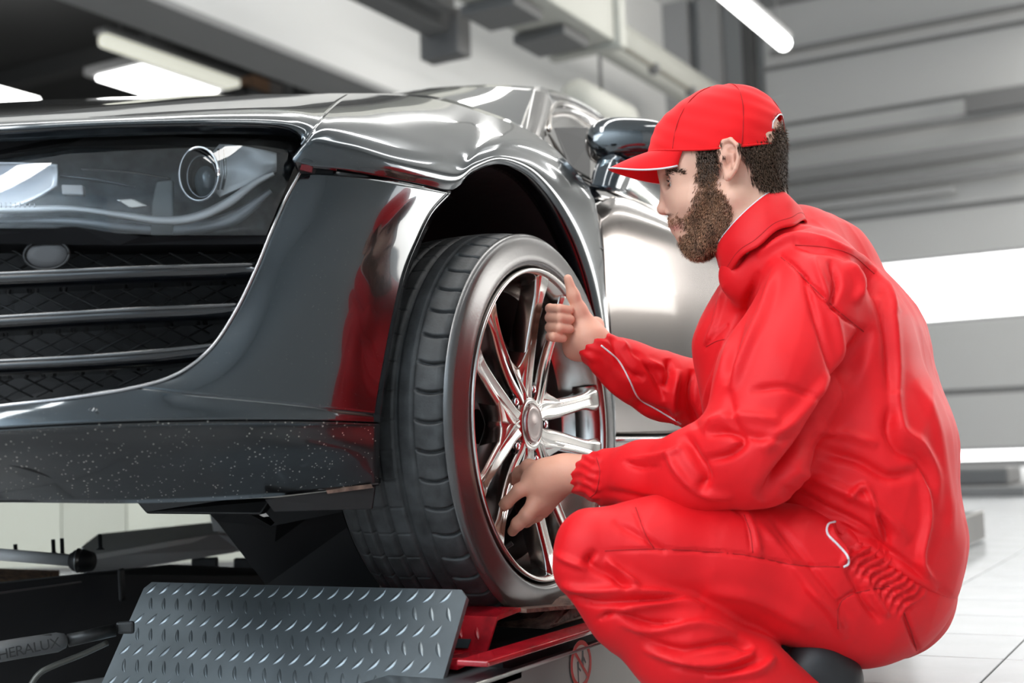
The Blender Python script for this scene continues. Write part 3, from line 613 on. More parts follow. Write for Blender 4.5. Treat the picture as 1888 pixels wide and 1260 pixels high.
# tyre: tread with grooves and curved shoulder sipes
NT, prof = 1500, []
def tread_r(o_):
    r = .325-.010*abs((o_+.115)/.1)**3
    return r
os_ = list(np.linspace(-.225, -.012, 76))
A = np.zeros((NT, len(os_), 3)); th = np.linspace(0, 2*math.pi, NT, endpoint=False)
gro = [(-.066, .0035, .0030), (-.094, .0055, .008), (-.128, .0055, .008), (-.162, .0055, .008), (-.19, .004, .006)]
pitch = 2*math.pi/46
for j, o_ in enumerate(os_):
    r = np.full(NT, tread_r(o_))
    e = max(0, (o_+.030)/.018); r -= .012*e*e
    e = max(0, (-.205-o_)/.02); r -= .012*e*e
    for (g, wd, dp) in gro: r -= dp*np.exp(-((o_-g)/wd*1.6)**4)
    if o_ > -.062:
        ph = (th+.10*((o_+.037)/.03)**2*.3) % pitch; dd = np.minimum(ph, pitch-ph)*.32
        fade = np.clip((o_+.062)/.004, 0, 1)*np.clip((-.014-o_)/.004, 0, 1); r -= .0075*np.exp(-(dd/.0021)**2)*fade
    elif o_ < -.1:
        ph = (th+.02) % (pitch*1.0); dd = np.minimum(ph, pitch-ph)*.32; r -= .002*np.exp(-(dd/.0014)**2)
    A[:, j] = WC + wx*o_ + np.cos(th)[:, None]*r[:, None]*wy + np.sin(th)[:, None]*r[:, None]*UZ
n = len(os_); mesh('tyre_tread', A.reshape(-1, 3), [(i*n+j, i*n+j+1, ((i+1) % NT)*n+j+1, ((i+1) % NT)*n+j) for i in range(NT) for j in range(n-1)], M_rubber, whl)
V, Fc = revolve([(-.016, .3180), (-.0115, .3172), (-.0070, .3135), (-.0045, .307), (-.0025, .295), (-.0005, .282), (.0008, .272), (-.001, .2665), (-.007, .2625), (-.02, .258)], 160); mesh('tyre_sidewall', V, Fc, M_wall_r, whl)
V, Fc = revolve([(-.222, .306), (-.232, .29), (-.232, .27), (-.22, .255)], 96); mesh('inner_sidewall', V, Fc, M_wall_r, whl)
# rim barrel and lip
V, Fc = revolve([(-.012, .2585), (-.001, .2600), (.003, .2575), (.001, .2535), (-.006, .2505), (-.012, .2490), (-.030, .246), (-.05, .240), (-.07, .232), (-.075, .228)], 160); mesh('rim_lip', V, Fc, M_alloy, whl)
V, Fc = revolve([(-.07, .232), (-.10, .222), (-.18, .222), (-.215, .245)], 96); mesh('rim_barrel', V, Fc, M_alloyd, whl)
# spokes: five pairs, each an own mesh of two arms joined at the hub
def spoke(ang, seed):
    ca, sa = math.cos(ang), math.sin(ang); bm = bmesh.new()
    for s in (1, -1):
        # centre line (r along the spoke, t across) for one arm
        path = spline([(.018, s*.012), (.055, s*.024), (.100, s*.0270), (.150, s*.033), (.205, s*.042), (.249, s*.050)], 6); secs = []
        for k, (r, t) in enumerate(path):
            u = (r-.018)/.229; wd = .0225*(1-.36*u)+.004*math.exp(-((u-1)/.12)**2)*3; front = -.026+.021*u-.008*math.sin(u*math.pi); dep = .046-.012*u
            sec = [(t-wd*.92, front-.005), (t-wd*.55, front), (t+s*wd*.15, front-.0035 if u < .9 else front), (t+wd*.55, front), (t+wd*.92, front-.005), (t+wd*.75, front-dep), (t-wd*.75, front-dep)]
            secs.append([WP(f_, r*ca-q*sa, r*sa+q*ca) for q, f_ in sec])
        n = len(secs[0]); vs = [[bm.verts.new(tuple(p)) for p in sc_] for sc_ in secs]
        for i in range(len(vs)-1):
            for k in range(n): bm.faces.new((vs[i][k], vs[i][(k+1) % n], vs[i+1][(k+1) % n], vs[i+1][k]))
        bm.faces.new(vs[0]); bm.faces.new(vs[-1])
    # webs at the root between the arms of neighbouring pairs
    o = bmo('spoke', bm, M_alloy, whl, True)
    md = o.modifiers.new('bevel', 'BEVEL'); md.width = .0022; md.segments = 2; md.limit_method = 'ANGLE'; md.angle_limit = math.radians(25)
    return o
for k in range(5): spoke(math.radians(72*k), k)
# web between neighbouring pairs: curved gusset
for k in range(5):
    a = math.radians(72*k+36); bm = bmesh.new(); F1 = []; F2 = []
    for t in np.linspace(-1, 1, 13):
        rr = .098+.040*abs(t)**1.6; aa = a+t*math.radians(20)
        F1.append(bm.verts.new(tuple(WP(-.034+.010*abs(t), rr*math.cos(aa), rr*math.sin(aa))))); F2.append(bm.verts.new(tuple(WP(-.066, rr*math.cos(aa), rr*math.sin(aa)))))
    c1 = bm.verts.new(tuple(WP(-.030, .03*math.cos(a), .03*math.sin(a)))); c2 = bm.verts.new(tuple(WP(-.066, .03*math.cos(a), .03*math.sin(a))))
    for i in range(12):
        bm.faces.new((c1, F1[i], F1[i+1])); bm.faces.new((c2, F2[i+1], F2[i])); bm.faces.new((F1[i], F2[i], F2[i+1], F1[i+1]))
    o = bmo('spoke_web', bm, M_alloy, whl, True); md = o.modifiers.new('bevel', 'BEVEL'); md.width = .003; md.segments = 2; md.limit_method = 'ANGLE'; md.angle_limit = math.radians(40)
# rim flares where the arms meet the lip
for k in range(5):
    a = math.radians(72*k)
    V, Fc = revolve([(-.006, .2515), (-.014, .243), (-.03, .236), (-.05, .234)], 14, a-math.radians(17), a+math.radians(17)); mesh('spoke_foot', V, Fc, M_alloy, whl)
V, Fc = revolve([(-.066, .020), (-.066, .052), (-.034, .050), (-.027, .044), (-.0245, .0365), (-.0265, .0345), (-.030, .0335), (-.030, .01)], 64); mesh('hub', V, Fc, M_alloy, whl)
V, Fc = revolve([(-.030, .0325), (-.024, .032), (-.021, .029), (-.0225, .024), (-.0205, .012), (-.020, .0005)], 56); mesh('hub_cap', V, Fc, mat('hub_cap_paint', (.42, .37, .36), .3, .9), whl)
for k in range(5):
    a = math.radians(72*k)
    c0 = (.062*math.cos(a), .062*math.sin(a))
    V, Fc = tube([WP(-.030, *c0), WP(-.0305, *c0)], .012, 20); mesh('bolt_recess', V, Fc, M_black, whl)
    V, Fc = tube([WP(-.050, *c0), WP(-.029, *c0), WP(-.027, *c0)], [.0075, .0075, .005], 6); mesh('wheel_bolt', V, Fc, M_chrome, whl)
a = math.radians(238); tubeo('valve', M_black, [WP(-.03, .236*math.cos(a), .236*math.sin(a)), WP(-.012, .222*math.cos(a), .222*math.sin(a))], .004, whl, 8)
# the car's tail: rear quarter with its arch, deck, tail panel and rear wheel (behind the mechanic)
def tailx(y): return -1.03-.09*max(0, (y-4.55)/.45)**2-.12*max(0, (y-5.0)/.25)**2
YY = np.linspace(3.95, 5.25, 53); ZZ = np.linspace(.32, 1.0, 29); V = [(tailx(y)+.0-.06*((z-.7)/.35)**2*.6, y, z-.02*max(0, y-4.5)) for y in YY for z in ZZ]
Fc = [f for f in grid_faces(53, 29) if np.hypot(sum(V[i][1] for i in f)/4-4.50, sum(V[i][2] for i in f)/4-.46) > .385]
o = mesh('rear_quarter', V, Fc, M_door, car); o.modifiers.new('thickness', 'SOLIDIFY').thickness = .004
V = []
for y in np.linspace(3.3, 5.25, 24):
    for u in np.linspace(0, 1, 20):
        k_ = max(0, 1-abs(u-.5)*2.6); x = tailx(y)-.03+u*(-2.05-2*(tailx(y)+1.03)); V.append((x, y, .975+.03*math.sin(math.pi*u)+.38*max(0, (4.9-y)/1.6)*min(1, max(0, (y-3.2)*4))*min(1, k_*1.6)*(0 if y > 4.9 else 1)))
mesh('rear_deck', V, grid_faces(24, 20), M_paint, car)
V = [(x, 5.25+.06*math.sin(math.pi*(x+1.3)/-1.5), z) for x in np.linspace(-1.27, -2.82, 24) for z in np.linspace(.34, .98, 8)]
mesh('tail_panel', V, grid_faces(24, 8), M_paint, car)
rwh = bpy.data.objects.new('rear_wheel', None); C.objects.link(rwh); rwh.parent = car; rwh.matrix_parent_inverse = Matrix.Translation(-Vector(car.location)); rwh.location = (-.06, 2.63, 0)
for ch in list(whl.children):
    if ch.name.split('.')[0] in ('tyre_tread', 'tyre_sidewall', 'inner_sidewall', 'rim_lip', 'rim_barrel', 'spoke', 'spoke_web', 'hub', 'hub_cap'):
        c_ = ch.copy(); C.objects.link(c_); c_.parent = rwh; c_.matrix_parent_inverse = Matrix.Identity(4)
boxo('rear_arch_liner', M_liner, -1.45, -1.36, 4.05, 4.95, .3, .9, parent=car)
# ================================================================= THE LIFT
FX1, FX0, FY = -.973, -1.606, 1.575
fl_ = thing('ramp_flap', 'tilted steel tread-plate flap standing up in front of the tyre', 'ramp', (-1.29, FY-.04, .1))
e1 = np.array([1.0, 0, 0]); dn = np.array([0, -.55, -.84]); dn /= np.linalg.norm(dn); nn_ = np.cross(e1, dn); nn_ = nn_ if nn_[1] < 0 else -nn_
org = np.array([FX0, FY, .212]); W_ = FX1-FX0; L_ = .245
bm = bmesh.new(); pts = [(.012, 0), (W_-.012, 0), (W_, .012), (W_, L_), (0, L_), (0, .012)]
prism(bm, [org+e1*u+dn*v for u, v in pts], -nn_*.008); bmo('plate', bm, M_steel, fl_)
parts = []
def lozenge(c, ang, ln, wd, ht, ex, ey, ez):
    V = []; Fc = []; N = 9
    for i in range(N):
        t = -1+2*i/(N-1); w2 = wd*(1-t*t)**.8; h2 = ht*(1-t*t)**.6; x = t*ln; bend = .12*ln*(1-t*t)
        for (s, h) in ((-1, 0), (-.45, .85), (0, 1), (.45, .85), (1, 0)):
            a_ = x*math.cos(ang)-(s*w2+bend)*math.sin(ang); b_ = x*math.sin(ang)+(s*w2+bend)*math.cos(ang); V.append(c+ex*a_+ey*b_+ez*h2*h)
    return V, grid_faces(N, 5)
for i in range(-1, 24):
    for j in range(-1, 10):
        u = .018+i*.0290+(.0145 if j % 2 else 0); v = .012+j*.0270
        ang = math.radians(-52 if j % 2 == 0 else 62)
        if .012 < u < W_-.012 and .01 < v < L_-.006: parts.append(lozenge(org+e1*u+dn*v, ang, 0.0132, .0038, .0013, e1, dn, nn_))
V, Fc = joinp(parts); o = mesh('raised_tread', V, Fc, M_steel, fl_); o['kind'] = 'stuff'
# runway
rw = thing('lift_runway', 'grey painted steel lift runway carrying the wheel, with a round warning sticker', 'lift', (-1.2, 2.4, 0))
RX = -.905
rail_top = .115
boxo('runway_deck', M_black, -1.62, RX-.03, 1.60, 5.4, .085, rail_top-.002, parent=rw)
bm = bmesh.new(); prism(bm, [(RX, 1.36, -.01+.02), (RX, 1.36, .098), (RX, 5.4, .118), (RX, 5.4, .01)], (-.02, 0, 0)); bmo('side_plate', bm, M_ramp, rw)
bm = bmesh.new(); prism(bm, [(RX, 1.36, .098), (RX-.16, 1.36, .098), (RX-.16, 1.60, .10), (RX, 1.60, .10)], (0, 0, -.012)); bmo('front_lip', bm, M_steel, rw)
tubeo('rolled_edge', mat('rolled_edge', (.35, .33, .30), .3, .7), [(RX, 1.36, .098), (RX, 5.4, .116)], .003, rw, 8)
# sticker
sc_ = PX(1071, 1225, RX+.0012); 
st = bpy.data.objects.new('warning_sticker', None); C.objects.link(st); st.parent = rw; st.location = Vector((0, 0, 0)); st.matrix_parent_inverse = Matrix.Translation(-Vector(rw.location))
def disc(name, m, r0, r1, dx, par=st):
    V = []; n = 40
    for k in range(n):
        a = 2*math.pi*k/n; V.append(sc_+np.array([dx, r0*math.cos(a), r0*math.sin(a)])); V.append(sc_+np.array([dx, r1*math.cos(a), r1*math.sin(a)]))
    return mesh(name, V, [(2*k, 2*k+1, (2*k+3) % (2*n), (2*k+2) % (2*n)) for k in range(n)], m, par, False)
RS = .036
disc('ground', M_signw, .0002, RS, 0); disc('red_ring', M_signr, RS*.80, RS, .0006)
def flat(name, m, pts, dx): return mesh(name, [sc_+np.array([dx, y*RS, z*RS]) for y, z in pts], [tuple(range(len(pts)))], m, st, False)
flat('standing_figure', M_signb, [(.12, .55), (.28, .55), (.28, .3), (.5, .0), (.42, -.05), (.24, .12), (.30, -.3), (.2, -.3), (.12, .0), (.05, -.1), (.02, .1), (.1, .3)], .0003)
flat('second_figure', M_signb, [(-.38, .15), (-.22, .15), (-.2, -.1), (-.02, -.25), (-.06, -.32), (-.24, -.2), (-.24, -.78), (-.34, -.78), (-.36, -.2)], .0003)
flat('red_bar', M_signr, [(-.66, .56), (-.54, .66), (.66, -.56), (.54, -.66)], .0009)
# red plates under the tyre
rp = thing('red_wheel_stop', 'worn red tread-plate wheel stop under the tyre', 'plate', (-1.2, 1.75, .12))
prof = [(1.535, .112), (1.60, .118), (1.615, .120), (1.648, .165), (1.656, .166), (1.72, .170)]
bm = bmesh.new(); prism(bm, [(RX-.065, y, z) for y, z in prof]+[(RX-.065, y, z-.006) for y, z in prof[::-1]], (-.63, 0, 0)); bmo('bent_plate', bm, M_redm, rp)
parts = []
for i in range(22):
    for j, (y0, z0, y1, z1) in enumerate(((1.615, .120, 1.648, .165), (1.54, .113, 1.605, .1185))):
        ey = np.array([0, y1-y0, z1-z0]); ln = np.linalg.norm(ey); ey /= ln; ez = np.cross([1, 0, 0], ey)
        for q in ((.5,) if j == 0 else (.35, .8)):
            c_ = np.array([RX-.09-i*.029-(.012 if q > .6 else 0), y0, z0])+ey*ln*q; parts.append(lozenge(c_, math.radians(115 if j == 0 else 15+q*60), .012, .0036, .0016, np.array([1.0, 0, 0]), ey, ez))
V, Fc = joinp(parts); o = mesh('raised_tread', V, Fc, M_redm, rp); o['kind'] = 'stuff'
boxo('side_strip', M_redm, RX-.045, RX+.004, 1.50, 2.6, .118, .126, .002, parent=rp)
bm = bmesh.new(); prism(bm, [(RX-.055, 1.72, .168), (RX-.055, 1.95, .150), (RX-.055, 1.95, .144), (RX-.055, 1.72, .162)], (-.45, 0, 0)); bmo('rusty_top_sheet', bm, M_rust, rp)
bm = bmesh.new(); prism(bm, [(RX-.06, 1.80, .126), (RX-.06, 1.90, .165), (RX-.06, 2.02, .165), (RX-.06, 2.10, .13)], (-.12, 0, 0)); bmesh.ops.bevel(bm, geom=bm.edges[:], offset=.006, segments=2, affect='EDGES'); o = bmo('dirty_wedge', bm, M_rust, rp, True)
prismo('worn_stripe', mat('rubbed_steel', (.05, .07, .08), .4, .6), [(-1.0, 1.612, .1225), (-1.30, 1.612, .1225), (-1.30, 1.622, .134), (-1.0, 1.622, .134)], (0, -.001, .001), rp)
# machinery under the car, left of the flap
ar = thing('hoist', 'pale grey triangular hoist arm under the front bumper', 'lift', P(300, 1010, 2.9))
def slab(name, m, L, d, ext, par, bev=.004):
    return prismo(name, m, [P(q[0], q[1], q[2] if len(q) > 2 else d) for q in L], ext, par, bev)
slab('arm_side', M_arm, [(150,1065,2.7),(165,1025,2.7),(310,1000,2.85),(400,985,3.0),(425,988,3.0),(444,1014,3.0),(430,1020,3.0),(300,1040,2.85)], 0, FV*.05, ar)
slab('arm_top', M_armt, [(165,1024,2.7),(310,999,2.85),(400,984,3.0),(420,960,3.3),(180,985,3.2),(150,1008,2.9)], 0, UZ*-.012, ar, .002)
slab('arm_gusset', M_armt, [(385,945,3.05),(400,955,3.05),(443,1000,3.05),(444,1018,3.05),(400,1018,3.05)], 0, FV*.02, ar)
cyl = thing('hydraulic_rod', 'grey hydraulic rod with black rubber boot left of the lift arm', 'cylinder', P(80, 1028, 2.6))
tubeo('rod', M_arm, [P(-60,1018,2.55), P(135,1034,2.6)], .012, cyl, 16)
tubeo('rubber_boot', M_black, [P(130,1034,2.58), P(138,1034,2.58), P(152,1035,2.6), P(168,1036,2.62), P(172,1036,2.62)], [.015, .021, .024, .02, .01], cyl, 18)
tubeo('boot_clamp', mat('clamp', (.2, .2, .2), .3, .8), [P(143,1034,2.57), P(146,1034,2.57)], .0245, cyl, 18)
for k, (px, y0, y1) in enumerate(((28, 1004, 1018), (98, 995, 1018), (114, 993, 1020), (184, 985, 1010))):
    V, Fc = tube([P(px, y0, 2.62), P(px+1, y1, 2.62), P(px+1, y1+4, 2.62)], [.004, .004, .009], 10)
    tag(mesh('bolt_stud', V, Fc, M_black), ('black stud standing at the far left on the hydraulic rod', 'thin black stud left of the thick one above the rubber boot', 'thick black stud just above the rubber boot', 'black stud on the lift arm, the rightmost of the four')[k], 'bolt', 'studs on the lift arm')
mb = thing('lift_machinery', 'black lift crossbeam and machinery below the car at lower left', 'machine', P(150, 1150, 2.4))
slab('crossbeam', M_black, [(-80,1085,2.3),(160,1060,2.5),(300,1045,2.7),(640,1060,3.0),(640,1300,3.0),(-80,1500,2.3)], 0, FV*.06, mb)
slab('beam_edge', mat('beam_edge', (.10, .09, .09), .3, .5), [(-80,1103,2.28),(150,1072,2.48),(150,1075,2.48),(-80,1108,2.28)], 0, FV*.005, mb, 0)
slab('post', M_black, [(215,1050,2.5),(222,1050,2.5),(225,1110,2.5),(218,1110,2.5)], 0, FV*.03, mb)
slab('hose_bracket', M_arm, [(212,1148,2.0),(246,1146,2.0),(246,1170,2.0),(214,1170,2.0)], 0, FV*.01, mb).data.materials[0] = mat('bracket_dark', (.035, .035, .035), .5)
slab('grey_block', mat('block_grey', (.035, .036, .036), .6), [(352,1030,2.95),(400,1028,2.95),(400,1080,2.95),(352,1080,2.95)], 0, FV*.02, mb)
slab('grey_block', bpy.data.materials['block_grey'], [(430,1030,2.95),(490,1030,2.95),(490,1085,2.95),(430,1085,2.95)], 0, FV*.02, mb)
slab('small_handle', M_arm, [(520,1064,2.6),(556,1066,2.6),(556,1069,2.6),(520,1067,2.6)], 0, FV*.01, mb, 0)
ju = thing('lettered_jack', 'dark grey rounded jack body with black lettering at the lower left edge', 'jack', P(60, 1205, 1.95))
M_jack = mat('jack_grey', (.10, .10, .10), .5)
tubeo('body', M_jack, [P(-90,1218,1.9), P(30,1197,1.93), P(105,1185,1.96), P(120,1182,1.965), P(126,1181,1.968)], [.0155, .0155, .0150, .011, .003], ju, 24)
tubeo('top_rail', M_jack, [P(-60,1200,1.9), P(95,1172,1.95)], .002, ju, 8)
tubeo('piston', mat('piston_dark', (.015, .015, .015), .4), [P(125,1182,1.97), P(212,1162,2.0)], .010, ju, 14)
tc_ = bpy.data.curves.new('lettering', 'FONT'); tc_.body = 'CHERALUX'; tc_.size = .021; tc_.extrude = .0004; tc_.space_character = .92
tmp_ = bpy.data.objects.new('tmp', tc_); C.objects.link(tmp_); bpy.context.view_layer.update()
me_l = bpy.data.meshes.new_from_object(tmp_.evaluated_get(bpy.context.evaluated_depsgraph_get())); bpy.data.objects.remove(tmp_); me_l.name = 'lettering'; me_l.materials.clear(); me_l.materials.append(M_signb)
to = bpy.data.objects.new('lettering', me_l); C.objects.link(to)
p0 = P(-22, 1222, 1.895); p1 = P(78, 1200, 1.925); xa = Vector(p1-p0).normalized(); za = -Vector(FV)-xa*xa.dot(-Vector(FV)); za.normalize(); ya = za.cross(xa)
to.matrix_world = Matrix(((xa[0], ya[0], za[0], p0[0]), (xa[1], ya[1], za[1], p0[1]), (xa[2], ya[2], za[2], p0[2]), (0, 0, 0, 1)))
mwx = to.matrix_world.copy(); to.parent = ju; to.matrix_parent_inverse = Matrix.Translation(-Vector(ju.location)); to.matrix_basis = mwx
hb = tubeo('bent_handle', mat('handle_grey', (.10, .10, .09), .35, .4), spline([P(50,1275,1.85), P(70,1245,1.86), P(95,1230,1.87), P(150,1208,1.9), P(198,1186,1.93)], 6), .0042, None, 10); tag(hb, 'bent grey bar handle below the lettered jack', 'handle')
tag(slab('grit_tray', M_gravel, [(-80,1045,3.0),(110,1052,3.1),(60,1070,2.9),(-80,1092,2.6)], 0, UZ*-.02, None, 0), 'brown gritty tray at the left edge under the hydraulic rod', 'tray')
# cream boards standing beyond the car
for k, (x0, x1, c, lab) in enumerate(((-60, 112, 1.0, 'cream board seen under the bumper at the left edge'), (114, 232, .92, 'middle cream board seen under the bumper'), (234, 460, 1.08, 'wide cream board seen under the bumper above the lift arm'))):
    a = P(x0, 900, 5.2); b = P(x1, 900, 5.2); m_ = mat('cream_board', tuple(q*c for q in (.50, .49, .41)), .7)
    bm = bmesh.new(); prism(bm, [np.array([a[0], a[1], .02]), np.array([b[0], b[1], .02]), np.array([b[0], b[1], .52]), np.array([a[0], a[1], .52])], FV*.05); tag(bmo('cream_board', bm, m_), lab, 'board', 'cream boards beyond the car')
# black suspension parts
slab('control_arm', M_black, [(378,940,2.3),(440,936,2.25),(500,972,2.25),(508,964,2.25),(480,936,2.25),(700,930,2.25),(700,1095,2.3),(490,1080,2.4),(444,1010,2.4),(400,962,2.35)], 0, FV*.05, car, .001)
slab('front_tray_bracket', M_blackp, [(250,925,2.2),(420,922,2.15),(500,920,2.1),(480,950,2.1),(270,948,2.2)], 0, FV*.05, car)
# ================================================================= THE MECHANIC
def smin(a, b, k):
    h = np.clip(.5+.5*(b-a)/k, 0, 1); return b*(1-h)+a*h-k*h*(1-h)
def sd_cone(p, a, b, ra, rb):
    ba = b-a; L = ba@ba; t = np.clip(((p-a)@ba)/L, 0, 1); return np.linalg.norm(p-a-t[:, None]*ba, axis=1)-(ra+(rb-ra)*t)
def sd_ell(p, c, R, r):
    q = (p-c)@np.array(R).T; r = np.array(r); k0 = np.linalg.norm(q/r, axis=1); k1 = np.linalg.norm(q/(r*r), axis=1)+1e-9; return k0*(k0-1)/k1
def field(prims):
    def f(p):
        d = None
        for q in prims:
            if q[0] == 'c': v = sd_cone(p, q[1], q[2], q[3], q[4]); k = q[5]
            elif q[0] == 'e': v = sd_ell(p, q[1], q[2], q[3]); k = q[4]
            elif q[0] == '-': v = sd_ell(p, q[1], q[2], q[3]); d = -smin(-d, v, q[4]); continue
            elif q[0] == '-c': v = sd_cone(p, q[1], q[2], q[3], q[4]); d = -smin(-d, v, q[5]); continue
            elif q[0] == 'half': v = (p-q[1])@q[2]; d = -smin(-d, -v, q[3]); continue
            d = v if d is None else smin(d, v, k)
        return d
    return f
def surface(f, lo, hi, h):
    """surface nets on a block-sparse grid"""
    lo = np.array(lo, float); hi = np.array(hi, float); B = 6; nb = np.ceil((hi-lo)/(h*B)).astype(int); n = nb*B+1
    bc = np.stack(np.meshgrid(*[np.arange(k) for k in nb], indexing='ij'), -1).reshape(-1, 3)
    cen = lo+(bc+.5)*B*h; v = f(cen); act = np.abs(v) < B*h*1.35
    Fd = np.empty(n, np.float32); Fd[:] = 1
    Vs = np.repeat(np.repeat(np.repeat(v.reshape(nb), B, 0), B, 1), B, 2); Fd[:-1, :-1, :-1] = Vs
    g = np.stack(np.meshgrid(*[np.arange(B+1)]*3, indexing='ij'), -1).reshape(-1, 3)
    idx = (bc[act][:, None]*B+g[None]).reshape(-1, 3)
    key = np.unique(np.ravel_multi_index(idx.T, n)); ii = np.stack(np.unravel_index(key, n), -1)
    Fd.reshape(-1)[key] = f(lo+ii*h)
    s = Fd < 0
    cs = [s[a:n[0]-1+a, b:n[1]-1+b, c:n[2]-1+c] for a in (0, 1) for b in (0, 1) for c in (0, 1)]
    m = np.zeros(cs[0].shape, np.int8)
    for c in cs: m += c
    cells = np.argwhere((m > 0) & (m < 8)); vid = -np.ones(m.shape, np.int64); vid[tuple(cells.T)] = np.arange(len(cells))
    acc = np.zeros((len(cells), 3)); cnt = np.zeros(len(cells)); cor = [np.array((a, b, c)) for a in (0, 1) for b in (0, 1) for c in (0, 1)]
    for i in range(8):
        for j in range(i+1, 8):
            if np.abs(cor[i]-cor[j]).sum() != 1: continue
            a = Fd[tuple((cells+cor[i]).T)]; b = Fd[tuple((cells+cor[j]).T)]; x = (a < 0) != (b < 0); t = np.where(x, a/(a-b+1e-12), 0)
            acc += x[:, None]*(cor[i]+t[:, None]*(cor[j]-cor[i])); cnt += x
    V = lo+(cells+acc/cnt[:, None])*h; Fc = []
    for ax in range(3):
        a = [slice(None)]*3; b = [slice(None)]*3; a[ax] = slice(0, -1); b[ax] = slice(1, None); x = s[tuple(a)] != s[tuple(b)]
        e = np.argwhere(x); u, w_ = (ax+1) % 3, (ax+2) % 3; e = e[(e[:, u] > 0) & (e[:, w_] > 0) & (e[:, u] < n[u]-1) & (e[:, w_] < n[w_]-1)]
        du = np.zeros(3, int); du[u] = 1; dw = np.zeros(3, int); dw[w_] = 1
        q = np.stack([vid[tuple((e-du-dw).T)], vid[tuple((e-dw).T)], vid[tuple(e.T)], vid[tuple((e-du).T)]], 1)
        fl2 = s[tuple(e.T)]; q[~fl2] = q[~fl2][:, ::-1]; Fc.append(q)
    Fc = np.vstack(Fc); Fc = Fc[(Fc >= 0).all(1)]
    return V, Fc
def grad(f, V, e=.0015):
    g = np.stack([f(V+d)-f(V-d) for d in np.eye(3)*e], 1); return g/(np.linalg.norm(g, axis=1)[:, None]+1e-9)
def npmesh(name, V, Fc, m, parent=None):
    me = bpy.data.meshes.new(name); me.vertices.add(len(V)); me.vertices.foreach_set('co', np.asarray(V, np.float32).ravel())
    me.loops.add(len(Fc)*4); me.loops.foreach_set('vertex_index', np.asarray(Fc, np.int32).ravel()); me.polygons.add(len(Fc))
    me.polygons.foreach_set('loop_start', np.arange(0, len(Fc)*4, 4, dtype=np.int32)); me.polygons.foreach_set('loop_total', np.full(len(Fc), 4, np.int32))
    me.update(); me.validate(); return link(name, me, m, parent)
def chain(L, k=.02):
    """L: (px,py,d,r) -> round cones"""
    pts = [(P(*q[:3]), q[3]) for q in L]; return [('c', pts[i][0], pts[i+1][0], pts[i][1], pts[i+1][1], k) for i in range(len(pts)-1)]
# --- folds: relief along drawn lines, on the side of the cloth the lines were read from
def folds(V, N, L):
    px, py = pixv(V); face = np.clip(-(N@FV)*2.2, 0, 1); D = np.zeros(len(V)); q = np.stack([px, py], 1)
    for pts, wd, h in L:
        A = spline(pts, 4); best = np.full(len(V), 1e9); bt = np.zeros(len(V)); nS = len(A)-1
        lo = A.min(0)-wd*4; hi = A.max(0)+wd*4; sel = np.where((q > lo).all(1) & (q < hi).all(1) & (face > 0))[0]
        if not len(sel): continue
        qq = q[sel]; bb = np.full(len(sel), 1e9); tt = np.zeros(len(sel)); sg = np.zeros(len(sel))
        for i in range(nS):
            a, b = A[i], A[i+1]; ab = b-a; l2 = ab@ab+1e-9; t = np.clip(((qq-a)@ab)/l2, 0, 1); d = np.linalg.norm(qq-a-t[:, None]*ab, axis=1); u = d < bb; bb[u] = d[u]; tt[u] = (i+t[u])/nS
        tap = np.clip(np.minimum(tt, 1-tt)*5, 0, 1)**.7 if abs(h) > .0016 else 1.0
        D[sel] += h*np.exp(-(bb/wd)**2)*tap*face[sel]
    return D
from mathutils import noise as mn
def wob(V, sc, amp, seed=0):
    """smooth low-frequency undulation"""
    r = np.random.default_rng(seed); D = np.zeros(len(V))
    for _ in range(10):
        k = r.normal(size=3)*sc; D += np.sin(V@k+r.uniform(0, 6.3))*r.uniform(.4, 1)
    return D/4*amp
def ridged(V, sc, seed, amp):
    r = np.random.default_rng(seed); D = np.zeros(len(V))
    for _ in range(5):
        k = r.normal(size=3)*sc; k2 = r.normal(size=3)*sc*.4; x = V@k+1.6*np.sin(V@k2+r.uniform(0, 6))+r.uniform(0, 6.3); D += (1-np.abs(np.sin(x)))**2*r.uniform(.4, 1)
    return (D/5-.3)*amp
man = thing('person', 'man in red overalls and red cap squatting and gripping the wheel with both hands', 'person', PZ(1450, 1340, 0))
# ----- jacket
TJ = []
TJ += chain([(1490,520,1.95,.080), (1545,640,1.94,.108), (1590,820,1.93,.120), (1618,1000,1.93,.114), (1622,1060,1.93,.110)], .05)
TJ += chain([(1530,520,2.18,.085), (1575,640,2.16,.11), (1608,820,2.14,.124), (1632,1000,2.12,.118), (1630,1060,2.12,.112)], .06)
TJ += chain([(1530,520,2.06,.080), (1558,640,2.05,.103), (1592,820,2.035,.112), (1612,1000,2.02,.105), (1612,1060,2.02,.100)], .06)
TJ += chain([(1400,520,2.06,.055), (1390,640,2.06,.085), (1430,760,2.05,.10), (1480,900,2.03,.10)], .06)
TJ += chain([(1380,508,1.95,.047), (1440,486,1.93,.052), (1500,500,1.90,.06)], .03)
TJ += chain([(1420,458,2.0,.050), (1468,462,2.01,.066), (1510,482,2.06,.072)], .04)
TJ += chain([(1560,900,1.93,.12), (1560,960,1.95,.11)], .05)
near_arm = chain([(1500,556,1.86,.078), (1440,700,1.83,.088), (1392,820,1.80,.080)], .035) + chain([(1392,845,1.80,.072), (1290,868,1.84,.058), (1190,877,1.91,.048), (1115,879,1.96,.038), (1092,879,1.98,.0335)], .03)
near_cuff = chain([(1085,879,1.985,.0300), (1052,878,2.0,.0300)], .012)
far_arm = chain([(1500,560,2.22,.07), (1400,650,2.23,.065), (1310,735,2.2,.062)], .03) + chain([(1310,738,2.2,.062), (1220,712,2.18,.054), (1160,680,2.16,.045), (1122,657,2.145,.0365)], .03) + chain([(1118,655,2.14,.031), (1098,643,2.13,.0305)], .012)
